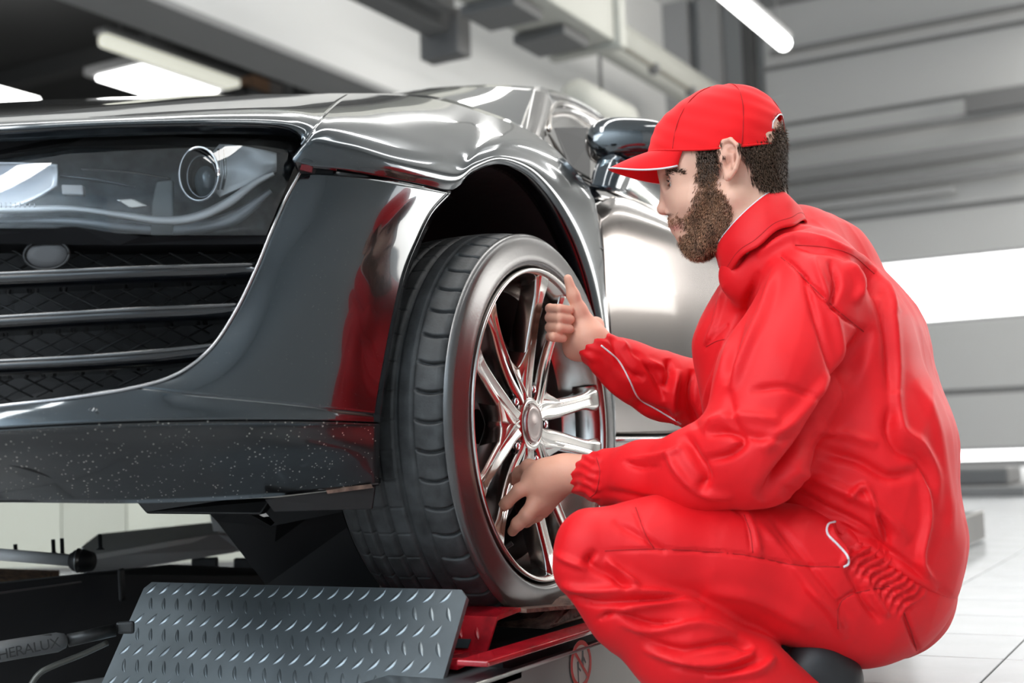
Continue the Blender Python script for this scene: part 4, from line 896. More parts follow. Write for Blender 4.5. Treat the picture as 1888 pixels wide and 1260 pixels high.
hemA = P(1380, 905, 1.9); hemB = P(1530, 975, 1.9); hemC = P(1775, 1120, 1.9); hemD = P(1775, 1120, 2.3)
hn = np.cross(hemC-hemA, hemD-hemC); hn /= np.linalg.norm(hn); hn = hn if hn[2] < 0 else -hn
prJ = TJ + [('half', hemC+(-hn)*(-.004), hn, .012)]
TJf = field(prJ); NAf = field(near_arm); NCf = field(near_cuff); FAf = field(far_arm)
def fJ(p): return smin(smin(smin(TJf(p), FAf(p), .02), NAf(p), .022), NCf(p), .012)
jl = np.array([P(1055, 480, 1.75), P(1060, 900, 2.3), P(1820, 1130, 1.75), P(1800, 360, 2.4), P(1300, 360, 2.4), P(1700, 1130, 2.5), P(1400, 900, 1.6), P(1700, 700, 1.6)])
V, Fc = surface(fJ, jl.min(0)-.05, jl.max(0)+.06, .0036)
N = grad(fJ, V)
JF = [
 ([(1395,470),(1470,440),(1560,470),(1622,520),(1655,580)], 9, .006), ([(1462,452),(1530,462),(1580,490),(1625,545)], 6, -.006),
 ([(1435,470),(1465,490),(1530,560),(1594,612)], 3, -.0035), ([(1600,600),(1562,696),(1520,776),(1460,856),(1400,925)], 13, -.016),
 ([(1500,470),(1520,530),(1545,600),(1560,680),(1545,730)], 8, .004), ([(1478,495),(1500,570),(1530,650),(1548,700)], 6, -.0035),
 ([(1530,475),(1545,520),(1535,560),(1550,580)], 7, -.006), ([(1560,480),(1585,520),(1580,560)], 7, .005), ([(1600,510),(1625,560),(1640,640),(1645,740)], 11, -.005),
 ([(1630,520),(1650,600),(1655,700),(1650,760)], 10, .003),
 ([(1430,480),(1410,560),(1370,650),(1345,720)], 9, .005), ([(1400,500),(1370,580),(1345,650),(1335,710)], 7, -.005),
 ([(1340,620),(1325,680),(1302,740),(1290,780)], 6, .004),
 ([(1290,790),(1330,770),(1390,770),(1440,780)], 10, .004), ([(1300,800),(1340,795),(1370,815),(1340,840),(1290,850)], 8, -.006), ([(1262,800),(1280,840),(1300,880),(1290,910)], 9, -.007),
 ([(1340,720),(1360,790),(1420,810),(1470,800)], 9, -.004), ([(1380,720),(1450,715),(1520,740)], 7, -.003), ([(1400,830),(1440,800),(1500,740),(1540,690)], 12, .005),
 ([(1230,830),(1250,870),(1290,905),(1350,920)], 7, .004), ([(1150,850),(1180,862),(1220,860)], 5, -.003), ([(1110,905),(1180,920),(1250,935)], 8, -.003), ([(1150,850),(1230,838),(1262,820)], 6, .003),
 ([(1650,730),(1640,790),(1660,830),(1700,850),(1720,900)], 11, -.005), ([(1655,720),(1665,790),(1700,820),(1725,870),(1732,950)], 10, .004), ([(1700,860),(1712,950),(1700,1040),(1735,1090)], 7, .005),
 ([(1500,830),(1580,850),(1640,880),(1700,870)], 10, -.005), ([(1470,870),(1540,900),(1620,940),(1680,1000)], 10, .005), ([(1440,900),(1520,940),(1600,980),(1660,1050)], 9, -.005),
 ([(1560,930),(1585,900),(1605,910),(1625,1000)], 6, .005), ([(1600,920),(1630,970),(1640,1010)], 6, -.005), ([(1530,960),(1570,985),(1630,1010),(1700,1060),(1765,1112)], 7, -.004),
 ([(1690,700),(1730,780),(1745,880),(1760,1000)], 10, .003), ([(1500,800),(1560,800),(1620,820)], 9, .004),
 ([(1080,650),(1130,720),(1200,780)], 9, .004), ([(1125,622),(1150,680),(1190,700)], 6, -.004), ([(1140,625),(1175,660),(1230,680)], 6, .004), ([(1150,640),(1200,680),(1225,740)], 6, -.005), ([(1232,660),(1236,690),(1225,720)], 7, -.006), ([(1250,680),(1240,740),(1250,790)], 8, .006), ([(1278,680),(1272,740),(1285,790)], 6, -.006), ([(1160,740),(1210,760),(1260,770)], 8, -.004),
 ([(1335,520),(1320,590),(1300,640)], 5, .003), ([(1390,440),(1350,500)], 4, -.003), ([(1340,600),(1300,640)], 2.5, -.0015), ([(1410,458),(1440,430),(1490,420)], 2.5, -.0015),
]
D = 2.1*folds(V, N, JF) + wob(V, 14, .004, 3) + ridged(V, 15, 5, .009)
px, py = pixv(V); face = np.clip(-(N@FV)*2.2, 0, 1)
# gathered elastic of both cuffs
cu = np.clip((1112-px)/10, 0, 1)*np.clip((px-1046)/4, 0, 1)*((py > 820) & (py < 960)); D += cu*(.0015*np.sin((py+7*np.sin(px*.09))*.36)+.0012*np.sin(px*.2+py*.12)-.0006)
axf = (P(1122,657,2.145)-P(1098,643,2.13)); 
uu = (px-1100)*.80+(py-640)*.6; vv = -(px-1100)*.6+(py-640)*.8; cf = (np.abs(uu) < 34)*(px < 1150)*(py < 720)*np.exp(-(uu/26)**4); D += cf*(.0013*np.sin(vv*.38+1.5*np.sin(uu*.1)))
V = V+N*D[:, None]
jacket = npmesh('jacket', V, Fc, M_red, man)
bvJ = BVHTree.FromPolygons([Vector(v) for v in V], Fc.tolist())
# ----- trousers
TR_ = []
TR_ += chain([(1630,1070,1.93,.105), (1592,1080,1.92,.108), (1480,1060,1.89,.100), (1350,1032,1.86,.084), (1220,1014,1.84,.070), (1095,1010,1.83,.0555)], .03)
TR_ += chain([(1632,1060,2.12,.108), (1480,1050,2.12,.10), (1300,1010,2.12,.08), (1178,992,2.10,.058)], .04)
TR_ += chain([(1560,1100,1.92,.09), (1640,1095,2.05,.10)], .05)
shn = chain([(1088,1045,1.83,.0545), (1160,1110,1.83,.066), (1260,1190,1.83,.074), (1360,1262,1.84,.076), (1470,1318,1.86,.062)], .02)
shf = chain([(1178,1000,2.10,.055), (1260,1110,2.08,.062), (1380,1220,2.06,.055)], .02)
TRf = field(TR_); SHf = field(shn); SFf = field(shf)
def fT(p): return smin(smin(TRf(p), SHf(p), .010), SFf(p), .01)
V, Fc = surface(fT, np.array([P(990, 1000, 1.7), P(1300, 1380, 1.6), P(1800, 900, 1.7), P(1050, 900, 2.3), P(1800, 900, 2.35), P(1500,1350,2.3)]).min(0)-.08, np.array([P(990, 1000, 1.7), P(1820, 1100, 1.7), P(1800, 900, 1.7), P(1050, 900, 2.3), P(1820, 880, 2.35)]).max(0)+.06, .0036)
N = grad(fT, V)
TFd = [
 ([(1165,932),(1195,1000),(1210,1013)], 2.6, -.0022), ([(1110,1018),(1210,1014),(1340,1020),(1400,1028),(1470,1042),(1560,1045)], 2.6, -.0024), ([(1345,935),(1375,960),(1385,1020)], 2.6, -.002),
 ([(1370,935),(1390,980),(1400,1030)], 7, .003), ([(1130,960),(1180,990),(1230,1018)], 7, -.003), ([(1100,1015),(1082,1040),(1120,1060),(1160,1090)], 7, -.007), ([(1115,1030),(1150,1060),(1180,1085)], 6, .006),
 ([(1020,1020),(1060,1040),(1110,1055),(1150,1090)], 6, .004), ([(1030,1080),(1090,1090),(1170,1090),(1290,1100)], 7, .005), ([(1035,1100),(1090,1112),(1180,1108),(1260,1104)], 6, -.005),
 ([(1120,1130),(1170,1120),(1250,1110),(1300,1120)], 7, .005), ([(1100,1145),(1135,1132),(1200,1150),(1260,1145)], 5, -.004), ([(1090,1150),(1130,1128),(1150,1120)], 2.5, -.002),
 ([(1140,1150),(1200,1165),(1290,1150),(1360,1170)], 8, .004), ([(1180,1180),(1260,1200),(1350,1185),(1400,1205)], 8, -.005), ([(1180,1200),(1280,1225),(1370,1215),(1395,1190)], 7, .005), ([(1230,1230),(1330,1240),(1400,1215)], 6, -.004), ([(1300,1250),(1390,1240),(1430,1210)], 7, .005),
 ([(1390,955),(1450,1030),(1530,1130),(1560,1180)], 8, .003), ([(1420,950),(1490,1040),(1570,1140)], 7, -.003), ([(1480,1080),(1530,1120),(1560,1160)], 7, .003),
 ([(1545,1120),(1570,1095),(1640,1085)], 2.6, -.0022), ([(1545,1120),(1552,1165)], 2.6, -.002), ([(1560,1045),(1580,1080),(1600,1120),(1625,1150)], 6, -.004), ([(1590,1060),(1620,1110),(1640,1140)], 6, .004),
 ([(1530,965),(1535,990),(1560,1020),(1555,1045)], 5, .005), ([(1545,960),(1560,990),(1585,1015)], 6, -.006), ([(1668,1130),(1685,1180),(1695,1205)], 4, -.004),
 ([(1300,1090),(1400,1110),(1500,1160)], 12, .003),
]
D = 2.0*folds(V, N, TFd) + wob(V, 15, .0035, 9) + ridged(V, 14, 15, .007)
px, py = pixv(V); face = np.clip(-(N@FV)*2.2, 0, 1)
uu = (px-1575)*.73+(py-1005)*.68; vv = -(px-1575)*.68+(py-1005)*.73
el = face*np.clip(uu/12, 0, 1)*np.clip((165-uu)/12, 0, 1)*np.exp(-((vv-4)/34)**4); D += el*(.0040*np.sin(uu*.42+2.2*np.sin(vv*.09))+.0014*np.sin(vv*.25+uu*.2))
V = V+N*D[:, None]
trousers = npmesh('trousers', V, Fc, M_red, man)
bvT = BVHTree.FromPolygons([Vector(v) for v in V], Fc.tolist())
def hit(bv, px, py, out=0.0, d0=1.2):
    r = ray(px, py); r = r/np.linalg.norm(r); h_ = bv.ray_cast(Vector(CAM), Vector(r))
    return np.array(h_[0])-r*out if h_[0] is not None else None
def seam(name, m, bv, pts, r, out=.0006, n=8):
    L = [hit(bv, x, y, out) for x, y in spline(pts, n)]; L = [p for p in L if p is not None]; K = []
    for p in L:
        if not K or np.linalg.norm(p-K[-1]) < .05: K.append(p)
    if len(K) > 2: return tubeo(name, m, K, r, man, 6)
seam('pocket_piping', M_piping, bvT, [(1540,962),(1527,968),(1526,985),(1545,1005),(1562,1025),(1564,1040),(1555,1046)], .0018)
seam('sleeve_piping', M_piping, bvJ, [(1108,637),(1140,665),(1160,700),(1178,735),(1210,755),(1255,782)], .0016)
seam('shoulder_seam', M_redin, bvJ, [(1440,475),(1466,497),(1530,560),(1592,612)], .0009, 0)
seam('yoke_seam', M_redin, bvJ, [(1466,452),(1520,456),(1570,470),(1612,505)], .0009, 0)
seam('chest_seam', M_redin, bvJ, [(1302,640),(1320,630),(1336,626)], .0008, 0)
seam('thigh_seam', M_redin, bvT, [(1115,1016),(1210,1013),(1340,1020),(1400,1029),(1470,1043),(1548,1046)], .0009, 0)
seam('knee_seam', M_redin, bvT, [(1172,936),(1190,985),(1206,1012)], .0009, 0)
seam('patch_seam', M_redin, bvT, [(1372,950),(1384,985),(1388,1020)], .0009, 0)
seam('pocket_seam', M_redin, bvT, [(1545,1160),(1546,1120),(1572,1096),(1640,1082)], .0009, 0)
seam('seat_seam', M_redin, bvT, [(1666,1128),(1680,1165),(1690,1200)], .0011, 0)
seam('cuff_seam', M_redin, bvJ, [(1100,845),(1106,870),(1100,905),(1088,918)], .0009, 0)
# ----- head frame: profile points with a sideways offset w (towards the camera)
PS = math.radians(20); HO = np.array([0.0, 0, 0]); HD = 1.97
hdv = -RV*math.cos(PS)+FV*math.sin(PS); wdv = -RV*math.sin(PS)-FV*math.cos(PS)
Oc = P(1340, 300, HD)
def H(px, py, w=0.0):
    r = ray(px, py); r = r/r.dot(FV)           # camera-frame: x = a*d
    a = r.dot(RV); xo = (Oc-CAM).dot(RV); do = (Oc-CAM).dot(FV); c, s_ = math.cos(PS), math.sin(PS)
    h = (xo-w*s_-a*(do-w*c))/(c+a*s_); d = do+h*s_-w*c
    return CAM+r*d
S_ = HD/FPX
Rh = np.array([hdv, wdv, UZ])
def tilt(deg):
    t = math.radians(deg); a = hdv*math.cos(t)-UZ*math.sin(t); return np.array([a, wdv, np.cross(a, wdv) if np.cross(a, wdv)[2] > 0 else -np.cross(a, wdv)])
HP = [('e', H(1337, 275), tilt(8), (.0925, .0715, .082), .01),
      ('e', H(1292, 345), tilt(0), (.060, .056, .078), .03),
      ('e', H(1290, 300), Rh, (.060, .062, .05), .03),
      ('c', H(1352, 365, .052), H(1300, 444, .022), .020, .020, .03), ('c', H(1352, 365, -.052), H(1300, 444, -.022), .020, .020, .03),
      ('c', H(1290, 448, .010), H(1290, 448, -.010), .0205, .0205, .02), ('e', H(1278, 418), Rh, (.030, .030, .030), .025),
      ('c', H(1268, 372, .034), H(1285, 372, .044), .017, .022, .02), ('c', H(1268, 372, -.034), H(1285, 372, -.044), .017, .022, .02),
      ('c', H(1237, 306, .026), H(1237, 306, -.026), .0105, .0105, .018),
      ('c', H(1234, 326), H(1222, 384), .0065, .0080, .010), ('e', H(1224.5, 386), Rh, (.0098, .0088, .0080), .008),
      ('e', H(1237, 390, .0140), Rh, (.0105, .0062, .0072), .003), ('-', H(1233, 398, .0105), Rh, (.0070, .0042, .0040), .0015), ('-c', H(1241, 376, .0165), H(1249, 392, .0215), .0016, .0020, .005), ('-c', H(1249, 392, .0215), H(1262, 412, .028), .0016, .0012, .007), ('-c', H(1232, 324, .034), H(1262, 326, .046), .0012, .0010, .003), ('e', H(1237, 391, -.0125), Rh, (.0095, .0055, .0065), .006),
      ('c', H(1253, 408, .012), H(1245, 408, -.0), .0085, .0085, .008), ('c', H(1253, 408, -.012), H(1245, 408, 0), .0085, .0085, .008),
      ('c', H(1254, 417, .017), H(1239.5, 415.5, 0), .0038, .0056, .003), ('c', H(1254, 417, -.017), H(1239.5, 415.5, 0), .0038, .0056, .003),
      ('c', H(1257, 424, .015), H(1246, 424.5, 0), .0040, .0062, .005), ('c', H(1257, 424, -.015), H(1246, 424.5, 0), .0040, .0062, .005),
      ('-c', H(1259, 420, .020), H(1236, 420, 0), .0007, .0011, .002),
      ('-', H(1233, 335, .031), Rh, (.017, .016, .0115), .010), ('-', H(1233, 335, -.031), Rh, (.017, .016, .0115), .010),
      ('e', H(1247, 334, .030), Rh, (.0125, .0135, .0120), .003), ('e', H(1247, 334, -.030), Rh, (.0125, .0135, .0120), .003),
      ('c', H(1383, 335, 0), H(1402, 430, 0), .0500, .052, .03), ('c', H(1402, 430, 0), H(1440, 500, 0), .052, .060, .03),
      ('c', H(1365, 380, .035), H(1372, 430, .045), .012, .014, .015)]
# ear
EC = H(1344, 297, .0735)
ea = tilt(0); 
ear = []
rim_pts = [(1330,300),(1326,280),(1334,261),(1347,257),(1359,268),(1362,290),(1356,312),(1347,326)]
for i in range(len(rim_pts)-1):
    w0 = .0765+.011*min(1, max(0, (rim_pts[i][0]-1326)/30)); w1 = .0765+.011*min(1, max(0, (rim_pts[i+1][0]-1326)/30)); ear.append(('c', H(*rim_pts[i], w0), H(*rim_pts[i+1], w1), .0035, .0035, .002))
ear += [('e', H(1345, 293, .079), tilt(-8), (.0135, .0045, .025), .004), ('e', H(1342, 326, .078), Rh, (.0065, .004, .0075), .005),
        ('-', H(1341, 298, .088), tilt(-10), (.0075, .0110, .0125), .002), ('-', H(1346, 275, .0890), tilt(-10), (.0085, .0095, .0060), .002), ('e', H(1330, 303, .080), Rh, (.003, .003, .005), .002),
        ('c', H(1351, 285, .0835), H(1352, 308, .0835), .0025, .0025, .003), ('c', H(1340, 290, .070), H(1352, 292, .066), .012, .010, .008)]
hf = field(HP); ef = field(ear)
def fH(p): return smin(hf(p), ef(p), .004)
c0 = H(1345, 330)
VH, FH = surface(fH, c0-np.array([.17, .17, .17]), c0+np.array([.17, .17, .16]), .0021)
# colours of the skin: lips, nose tip, ear, painted nostril shade
def tones(V, lips=True):
    T = np.tile(np.array([.72, .42, .31, 1.0]), (len(V), 1)); px, py = pixv(V)
    T[:, :3] *= (1+.08*np.sin(V@np.array([60, 35, 50.]))[:, None]*np.sin(V@np.array([-40, 55, 33.]))[:, None])
    if lips:
        g = lambda cx, cy, sx, sy: np.exp(-((px-cx)/sx)**2-((py-cy)/sy)**2)[:, None]
        T[:, :3] = T[:, :3]*(1-g(1246, 420, 16, 7)*.75)+np.array([.50, .16, .14])*g(1246, 420, 16, 7)*.75
        T[:, :3] *= 1-.8*g(1233, 397, 6, 3.5)  # nostril shade darkened into the skin colour
        T[:, :3] = T[:, :3]*(1-g(1222, 385, 14, 16)*.25)+np.array([.62, .24, .18])*g(1222, 385, 14, 16)*.25
        T[:, :3] = T[:, :3]*(1-g(1345, 285, 20, 45)*.35)+np.array([.66, .24, .17])*g(1345, 285, 20, 45)*.35
    return T
# ----- hands
def hand(ch, k=.006):
    out = []
    for L in ch: out += chain(L, k)
    return out
# right hand: thumb along the rim, fingers hooked round the spoke
RH = hand([[(1120,652,2.150,.0275), (1098,638,2.135,.0265), (1082,622,2.130,.0265)]], .02)
RH += hand([[(1082,622,2.130,.026), (1068,592,2.135,.0190)], [(1088,628,2.135,.024), (1064,640,2.150,.0210)], [(1098,600,2.160,.0150), (1082,640,2.165,.02)], [(1062,640,2.15,.019),(1052,600,2.155,.013)]], .016)
RH += hand([[(1084,604,2.130,.0175), (1068,572,2.120,.0125), (1057,545,2.112,.0098), (1047,514,2.108,.0072)]], .008)
for (y, r, x1) in ((572, .0080, 1050), (589, .0086, 1051), (607, .0084, 1050), (624, .0074, 1038)):
    RH += hand([[(x1, y, 2.108, r*.93), (x1-18, y-2, 2.100, r), (1014, y-3, 2.125, r)], [(1014, y-3, 2.125, r), (1024, y-2, 2.19, r*1.05), (1064, y+4, 2.185, r*1.2)]], .0025)
rf = field(RH)
h0 = P(1070, 590, 2.15); VR, FR = surface(rf, h0-.11, h0+.11, .0019)
# left hand: back of the hand to the camera, fingers over and behind the lower spoke
LH = hand([[(1075,872,1.985,.0285), (1040,874,2.000,.0270), (1010,884,2.008,.0265)]], .02)
LH += hand([[(1010,880,2.008,.0245), (985,893,2.010,.0170)], [(1012,896,2.012,.0235), (992,930,2.018,.0170)], [(1018,905,2.02,.018), (1004,932,2.03,.015)], [(1000,875,2.014,.018),(978,884,2.02,.013)]], .018)
LH += hand([[(985,891,2.008,.0140), (957,905,2.004,.0105), (934,928,2.012,.0090), (917,944,2.026,.0076)]], .006)
LH += hand([[(990,926,2.010,.0155), (972,950,2.004,.0118), (955,966,2.010,.0100), (945,980,2.030,.0082)]], .006)
LH += hand([[(1004,928,2.026,.0135), (990,950,2.03,.0105), (970,962,2.045,.009), (955,965,2.06,.008)], [(1012,922,2.036,.012), (1002,944,2.05,.009), (985,955,2.07,.008)]], .005)
LH += hand([[(1000,868,2.02,.014), (975,862,2.035,.012), (958,872,2.055,.0095), (944,890,2.075,.008)]], .008)
lf = field(LH)
h0 = P(1000, 910, 2.02); VL, FL = surface(lf, h0-.12, h0+.12, .0019)
# limbs and trunk under the clothes
core = field(chain([(1430,500,2.04,.05), (1540,760,2.04,.08), (1600,1000,2.03,.08)], .05) + chain([(1500,560,1.90,.05), (1392,835,1.82,.045), (1190,877,1.915,.032), (1075,873,1.985,.026)], .02)
             + chain([(1500,560,2.2,.05), (1310,737,2.2,.04), (1120,654,2.147,.026)], .02) + chain([(1630,1060,1.95,.08), (1350,1032,1.87,.06), (1100,1020,1.84,.04), (1260,1190,1.84,.05), (1450,1312,1.85,.035)], .02)
             + chain([(1630,1060,2.12,.08), (1300,1010,2.12,.06), (1180,1000,2.1,.04), (1380,1220,2.06,.035)], .02))
VC, FC = surface(core, jl.min(0)-.15, jl.max(0)+.1, .014)
VB = np.vstack([VH, VR, VL, VC]); FB = np.vstack([FH, FR+len(VH), FL+len(VH)+len(VR), FC+len(VH)+len(VR)+len(VL)])
body = npmesh('body', VB, FB, M_skin, man)
T = np.vstack([tones(VH), tones(VR, False)*np.array([1.06, .96, .94, 1]), tones(VL, False)*np.array([.96, .84, .80, 1]), tones(VC, False)])
at = body.data.color_attributes.new('tone', 'FLOAT_COLOR', 'POINT'); at.data.foreach_set('color', T.astype(np.float32).ravel())
bvH = BVHTree.FromPolygons([Vector(v) for v in VH], FH.tolist())
# nails of the hooked fingers and thumb
# eyes
for w_ in (.030, -.030):
    e = H(1246.5, 334, w_); V = []
    for i in range(13):
        th_ = math.pi*i/12
        for k in range(20): V.append(e+hdv*(.0128*math.cos(th_))+(wdv*math.cos(k*math.pi/10)+UZ*math.sin(k*math.pi/10))*.0128*math.sin(th_))
    ey = mesh('eye', V, grid_faces(13, 20, True), M_eye, man); ey.data.materials.append(M_iris)
    for i, p in enumerate(ey.data.polygons): p.material_index = 1 if i < 20*3 else 0
    up_l = [e+hdv*(.0134*math.cos(a))+wdv*(.0134*math.sin(a))+UZ*(.0045-.004*math.sin(abs(a))**2) for a in np.linspace(-.95, .95, 12)]
    tubeo('upper_eyelid', M_skin if False else mat('eyelid', (.48, .25, .18), .5, sss=.1), up_l, .0022, man, 8)
    tubeo('eyelashes', M_hair, [p-UZ*.0022+hdv*.0012 for p in up_l], .0007, man, 5)
    lo_l = [e+hdv*(.0132*math.cos(a))+wdv*(.0132*math.sin(a))-UZ*(.0055-.003*math.sin(abs(a))**2) for a in np.linspace(-.9, .9, 12)]
    tubeo('lower_eyelid', bpy.data.materials.get('eyelid'), lo_l, .0016, man, 8)
# ----- hair and beard as strands
VHn = grad(fH, VH)
def strands(name, m, V, N, n, ln, wd, dirf, lift, seed, curl=.3, segs=3):
    r = np.random.default_rng(seed); id_ = r.integers(0, len(V), n); base = V[id_]+r.normal(size=(n, 3))*.0012; nn = N[id_]
    d = dirf(base)+nn*lift+r.normal(size=(n, 3))*curl; d /= np.linalg.norm(d, axis=1)[:, None]; side = np.cross(d, nn); side /= np.linalg.norm(side, axis=1)[:, None]+1e-9
    L = ln*r.uniform(.6, 1.2, n)[:, None]; g = np.cross(side, d); VV = np.stack([base-side*wd-nn*.0005, base+side*wd-nn*.0005, base+nn*wd*1.2, base+d*L*.55+side*wd*.7, base+d*L*.55-side*wd*.7, base+d*L-nn*.0012], 1).reshape(-1, 3)
    k = np.arange(n)[:, None]*6; F3 = np.vstack([k+np.array([0, 1, 3, 4]), k+np.array([1, 2, 3, 3])[[0, 1, 2, 3]], k+np.array([4, 3, 5, 5])])
    Fq = [tuple(f) for f in (k+np.array([0, 1, 3, 4]))]+[tuple(f) for f in (k+np.array([1, 2, 3]))]+[tuple(f) for f in (k+np.array([2, 0, 4]))]+[tuple(f) for f in (k+np.array([4, 3, 5]))]+[tuple(f) for f in (k+np.array([2, 4, 3]))]
    o = mesh(name, VV, Fq, m, man); o['kind'] = 'stuff'; return o
hx = (VH-Oc)@hdv; wxx = (VH-Oc)@wdv; hz = (VH-Oc)@UZ
pxh, pyh = pixv(VH)
# mirror the side coordinates so that both cheeks get the same beard: look up by sagittal screen position of the near side
def sag(V): 
    q = (V-Oc); h = q@hdv; z = q@UZ; w_ = np.abs(q@wdv); Q = Oc+h[:, None]*hdv+w_[:, None]*wdv+z[:, None]*UZ; return pixv(Q)
sx, sy = sag(VH)
from_poly = lambda poly: np.array(poly, float)
def inpoly(x, y, poly):
    poly = np.array(poly, float); c = np.zeros(len(x), bool); j = len(poly)-1
    for i in range(len(poly)):
        xi, yi = poly[i]; xj, yj = poly[j]; c ^= ((yi > y) != (yj > y)) & (x < (xj-xi)*(y-yi)/(yj-yi+1e-9)+xi); j = i
    return c
sxj = sx+rng.normal(size=len(sx))*5.5; syj = sy+rng.normal(size=len(sx))*5
beard = inpoly(sxj, syj, [(1292,300),(1289,350),(1286,372),(1276,392),(1270,402),(1268,414),(1268,430),(1262,440),(1256,454),(1260,480),(1310,485),(1330,440),(1346,400),(1342,372),(1320,345),(1316,300)])
jit = beard & (rng.uniform(size=len(sx)) < 1)
down = lambda b: np.tile(-UZ*1.0+hdv*.35, (len(b), 1))
strands('beard', M_beard, VH[beard], VHn[beard], 20000, .0100, .00022, down, .36, 1, .20)
mous = inpoly(sxj, syj, [(1262,402),(1238,402),(1234,411),(1250,414),(1268,420),(1274,404)])
strands('moustache', M_beard, VH[mous], VHn[mous], 900, .006, .00026, down, .3, 21, .3)
strands('beard_depth', mat('beard_dark', (.14, .068, .040), .6), VH[beard], VHn[beard], 4000, .008, .00036, down, .25, 11, .20)
back = inpoly(sx+rng.normal(size=len(sx))*3, sy+rng.normal(size=len(sx))*4, [(1360,262),(1425,262),(1425,238),(1462,238),(1455,300),(1446,345),(1405,350),(1390,330),(1384,300),(1368,285)]) | inpoly(sxj, syj, [(1284,262),(1322,262),(1318,300),(1313,325),(1292,325),(1290,290)])
strands('hair', M_hair, VH[back], VHn[back], 14000, .013, .00040, lambda b: np.tile(-UZ-hdv*.15, (len(b), 1)), .22, 2, .16)
topk = inpoly(sx, sy, [(1432,226),(1470,226),(1470,272),(1432,272)])
if topk.any(): strands('hair_tuft', mat('hair_light', (.20, .13, .08), .5), VH[topk], VHn[topk], 700, .010, .0003, lambda b: np.tile(-UZ*.5-hdv*.6, (len(b), 1)), .5, 4, .4)
brow = inpoly(sx, sy, [(1226,313),(1248,311),(1262,317),(1261,323),(1246,318),(1228,321)])
if brow.any(): strands('eyebrow', M_hair, VH[brow], VHn[brow], 900, .008, .0003, lambda b: np.tile(-hdv+UZ*.1, (len(b), 1)), .25, 5, .2)
# ----- cap
cb = H(1319, 278); ct = H(1336, 158); Hh = (ct-cb)@UZ
def capr(t): return max(0.0, 1-t**2.35)**.53
def cap_pt(phi, t, k=1.0):
    R_h, R_w = .1050*k, .0815*k; dr = (ct-cb)@hdv; c_ = cb+hdv*dr*t+UZ*(Hh*t+(.0065*math.cos(phi)-.017*math.sin(phi)**2)*(1-t)**2)
    rr = capr(t); x = math.cos(phi); y = math.sin(phi); lobe = 1+.012*math.cos(6*phi)*rr; f = 1.0+.035*max(0, x)*math.sin(math.pi*min(1, t*1.1))
    if t < .15 : pass
    return c_+hdv*(R_h*rr*x*lobe*f)+wdv*(R_w*rr*y*lobe)
def tz(t): return t
V = []; nph = 96; ts = 1-(1-np.linspace(0, 1, 40))**1.35
for t in ts:
    for k in range(nph): 
        phi = 2*math.pi*k/nph; p = cap_pt(phi, t); u, v = pixv(p[None]); s6 = abs(((phi+math.pi/6) % (math.pi/3))-math.pi/6); p = p-(p-cb)*(.006*math.exp(-((s6-0)/.02)**2)*(t > .02))
        p = p+(p-cb)/np.linalg.norm(p-cb)*(.0018*math.sin(t*23+phi*3)*math.sin(phi*5+t*9)*.6); V.append(p)
Fc = grid_faces(len(ts), nph, True); 
# the opening above the strap at the back
keep = []
for f in Fc:
    c_ = sum((V[i] for i in f))/4; q = c_-cb; hh = q@hdv; zz = q@UZ; ww = q@wdv
    if hh < 0 and (ww/.036)**2+((zz-.016)/.030)**2 < 1 and zz > .016: continue
    keep.append(f)
crown = mesh('cap_crown', V, keep, M_cap, man); s = crown.modifiers.new('thickness', 'SOLIDIFY'); s.thickness = .002; s.offset = -1
tubeo('cap_button', M_cap, [H(1344, 160), H(1344, 157), H(1344, 154.5)], [.006, .0058, .002], man, 14)
tubeo('cap_band', M_cap, [cap_pt(a, .012, 1.006) for a in np.linspace(0, 2*math.pi, 60)], .0016, man, 6)
op = [cb+hdv*0+wdv*(.036*math.cos(a))+UZ*(.014+.030*math.sin(a)) for a in np.linspace(.05, math.pi-.05, 20)]
bvCap = BVHTree.FromPolygons([Vector(v) for v in V], [list(f) for f in Fc])
oo = []
for p in op:
    h_ = bvCap.ray_cast(Vector(p), Vector(-hdv)); 
    if h_[0] is not None: oo.append(np.array(h_[0]))
if len(oo) > 3: tubeo('opening_piping', M_piping, oo, .0012, man, 6)
# seams of the cap
for ph in (math.pi/3, 2*math.pi/3, math.pi*.5*0+math.pi):
    tubeo('cap_seam', M_redin, [cap_pt(ph, t, .999) for t in np.linspace(.02, .98, 24)], .0007, man, 5)
# brim
BW = .0800
def brim(s, t):
    """s across -1..1, t out 0..1"""
    a = s*1.22; base = cap_pt(a, .0, 1.0); fr = math.cos(a*1.25)**.62 if abs(a*1.25) < math.pi/2 else 0
    ext = .0680*fr*t; z = -.010*t-.022*(abs(s)**2.0)*t*fr-.008*t*t
    q = base+hdv*ext+UZ*(z+.001); q = q-wdv*((q-cb)@wdv)*.10*t
    return q
g = np.array([[brim(s, t) for t in np.linspace(0, 1, 14)] for s in np.linspace(-1, 1, 45)])
bo = patcho('cap_brim', M_cap, g, man, .0028)
tubeo('brim_piping', M_piping, g[:, -1], .0015, man, 8)
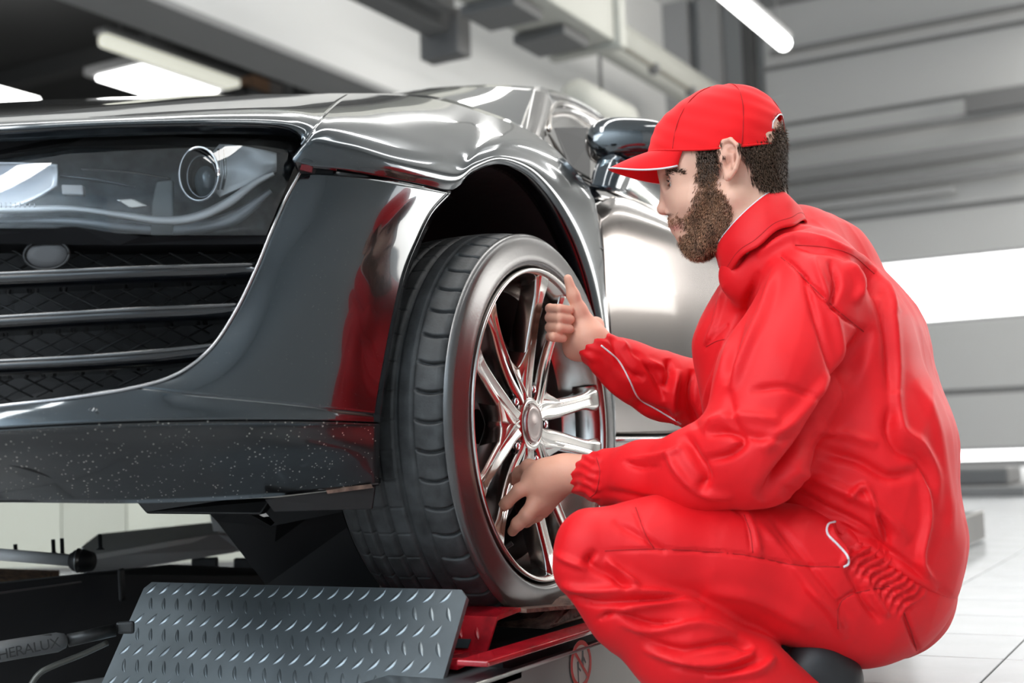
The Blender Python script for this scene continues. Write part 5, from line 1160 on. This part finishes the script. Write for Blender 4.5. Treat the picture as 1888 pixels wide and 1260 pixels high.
# ----- collar
C1f, C1b = H(1322, 466), H(1440, 350); C2f, C2b = H(1340, 510), H(1482, 402)
def colr(phi, t, k=1.0):
    f = C1f*(1-t)+C2f*t; b = C1b*(1-t)+C2b*t; c = (f+b)/2; e = (f-b)/2; wv = .060*(1-t)+.078*t
    w_ = .0018*math.sin(phi*9+t*5)+.0015*math.sin(phi*4-t*7)
    return c+e*math.cos(phi)*k*(1+w_*8)+wdv*(wv*math.sin(phi)*k)+UZ*(.004*math.sin(phi*7)*t)*.6
g = np.array([[colr(a, t, 1+.05*math.sin(t*math.pi)) for t in np.linspace(0, 1.15, 14)] for a in np.linspace(0, 2*math.pi, 73)])
cl = patcho('collar', M_red, g, man, .004); cl.modifiers['thickness'].offset = 0
tubeo('collar_piping', M_piping, [colr(a, -.004, 1.015) for a in np.linspace(0, 2*math.pi, 90)], .0016, man, 8)
tubeo('collar_seam', M_redin, [colr(a, .93, 1.03) for a in np.linspace(0, 2*math.pi, 90)], .0009, man, 6)
# ----- boots
def boot(name, heel, toe, d, label=None):
    h_, t_ = np.array(heel), np.array(toe); ax = t_-h_; L = np.linalg.norm(ax); ax /= L; sd = np.cross(ax, UZ); sd /= np.linalg.norm(sd); u = np.cross(sd, ax)
    f = field([('c', h_+u*.030, t_+u*.028-ax*.02, .036, .036, .02), ('e', t_+u*.026-ax*.015, np.array([ax, sd, u]), (.055, .046, .034), .02), ('c', h_+u*.03+ax*.01, h_+u*.06+ax*.02, .040, .040, .03), ('half', h_-u*.008, -u, .006)])
    m0 = np.minimum(h_, t_)-.1; m1 = np.maximum(h_, t_)+.14; V, Fc = surface(f, m0, m1, .005); b = npmesh(name, V, Fc, M_boot, man)
    V = []; n = 26
    for s in (0, 1):
        for k in range(n):
            a = 2*math.pi*k/n; wd_ = .045*(1+.12*math.cos(a)); V.append((h_+t_)/2+ax*((L/2+.038)*math.cos(a))+sd*(wd_*math.sin(a))-u*(.006+.012*s))
    Fc = [(k, (k+1) % n, n+(k+1) % n, n+k) for k in range(n)]+[tuple(range(n))[::-1], tuple(range(n, 2*n))]; mesh('boot_sole', V, Fc, M_sole, b)
toe = PZ(1405, 1345, 0)+UZ*.022; heel = P(1545, 1290, 1.88)
boot('boot', heel, toe, 1.86)
toe2 = P(1370, 1290, 2.08); toe2[2] = .022; heel2 = toe2+RV*.16+FV*(-.02)+UZ*.06; boot('boot', heel2, toe2, 2.0)
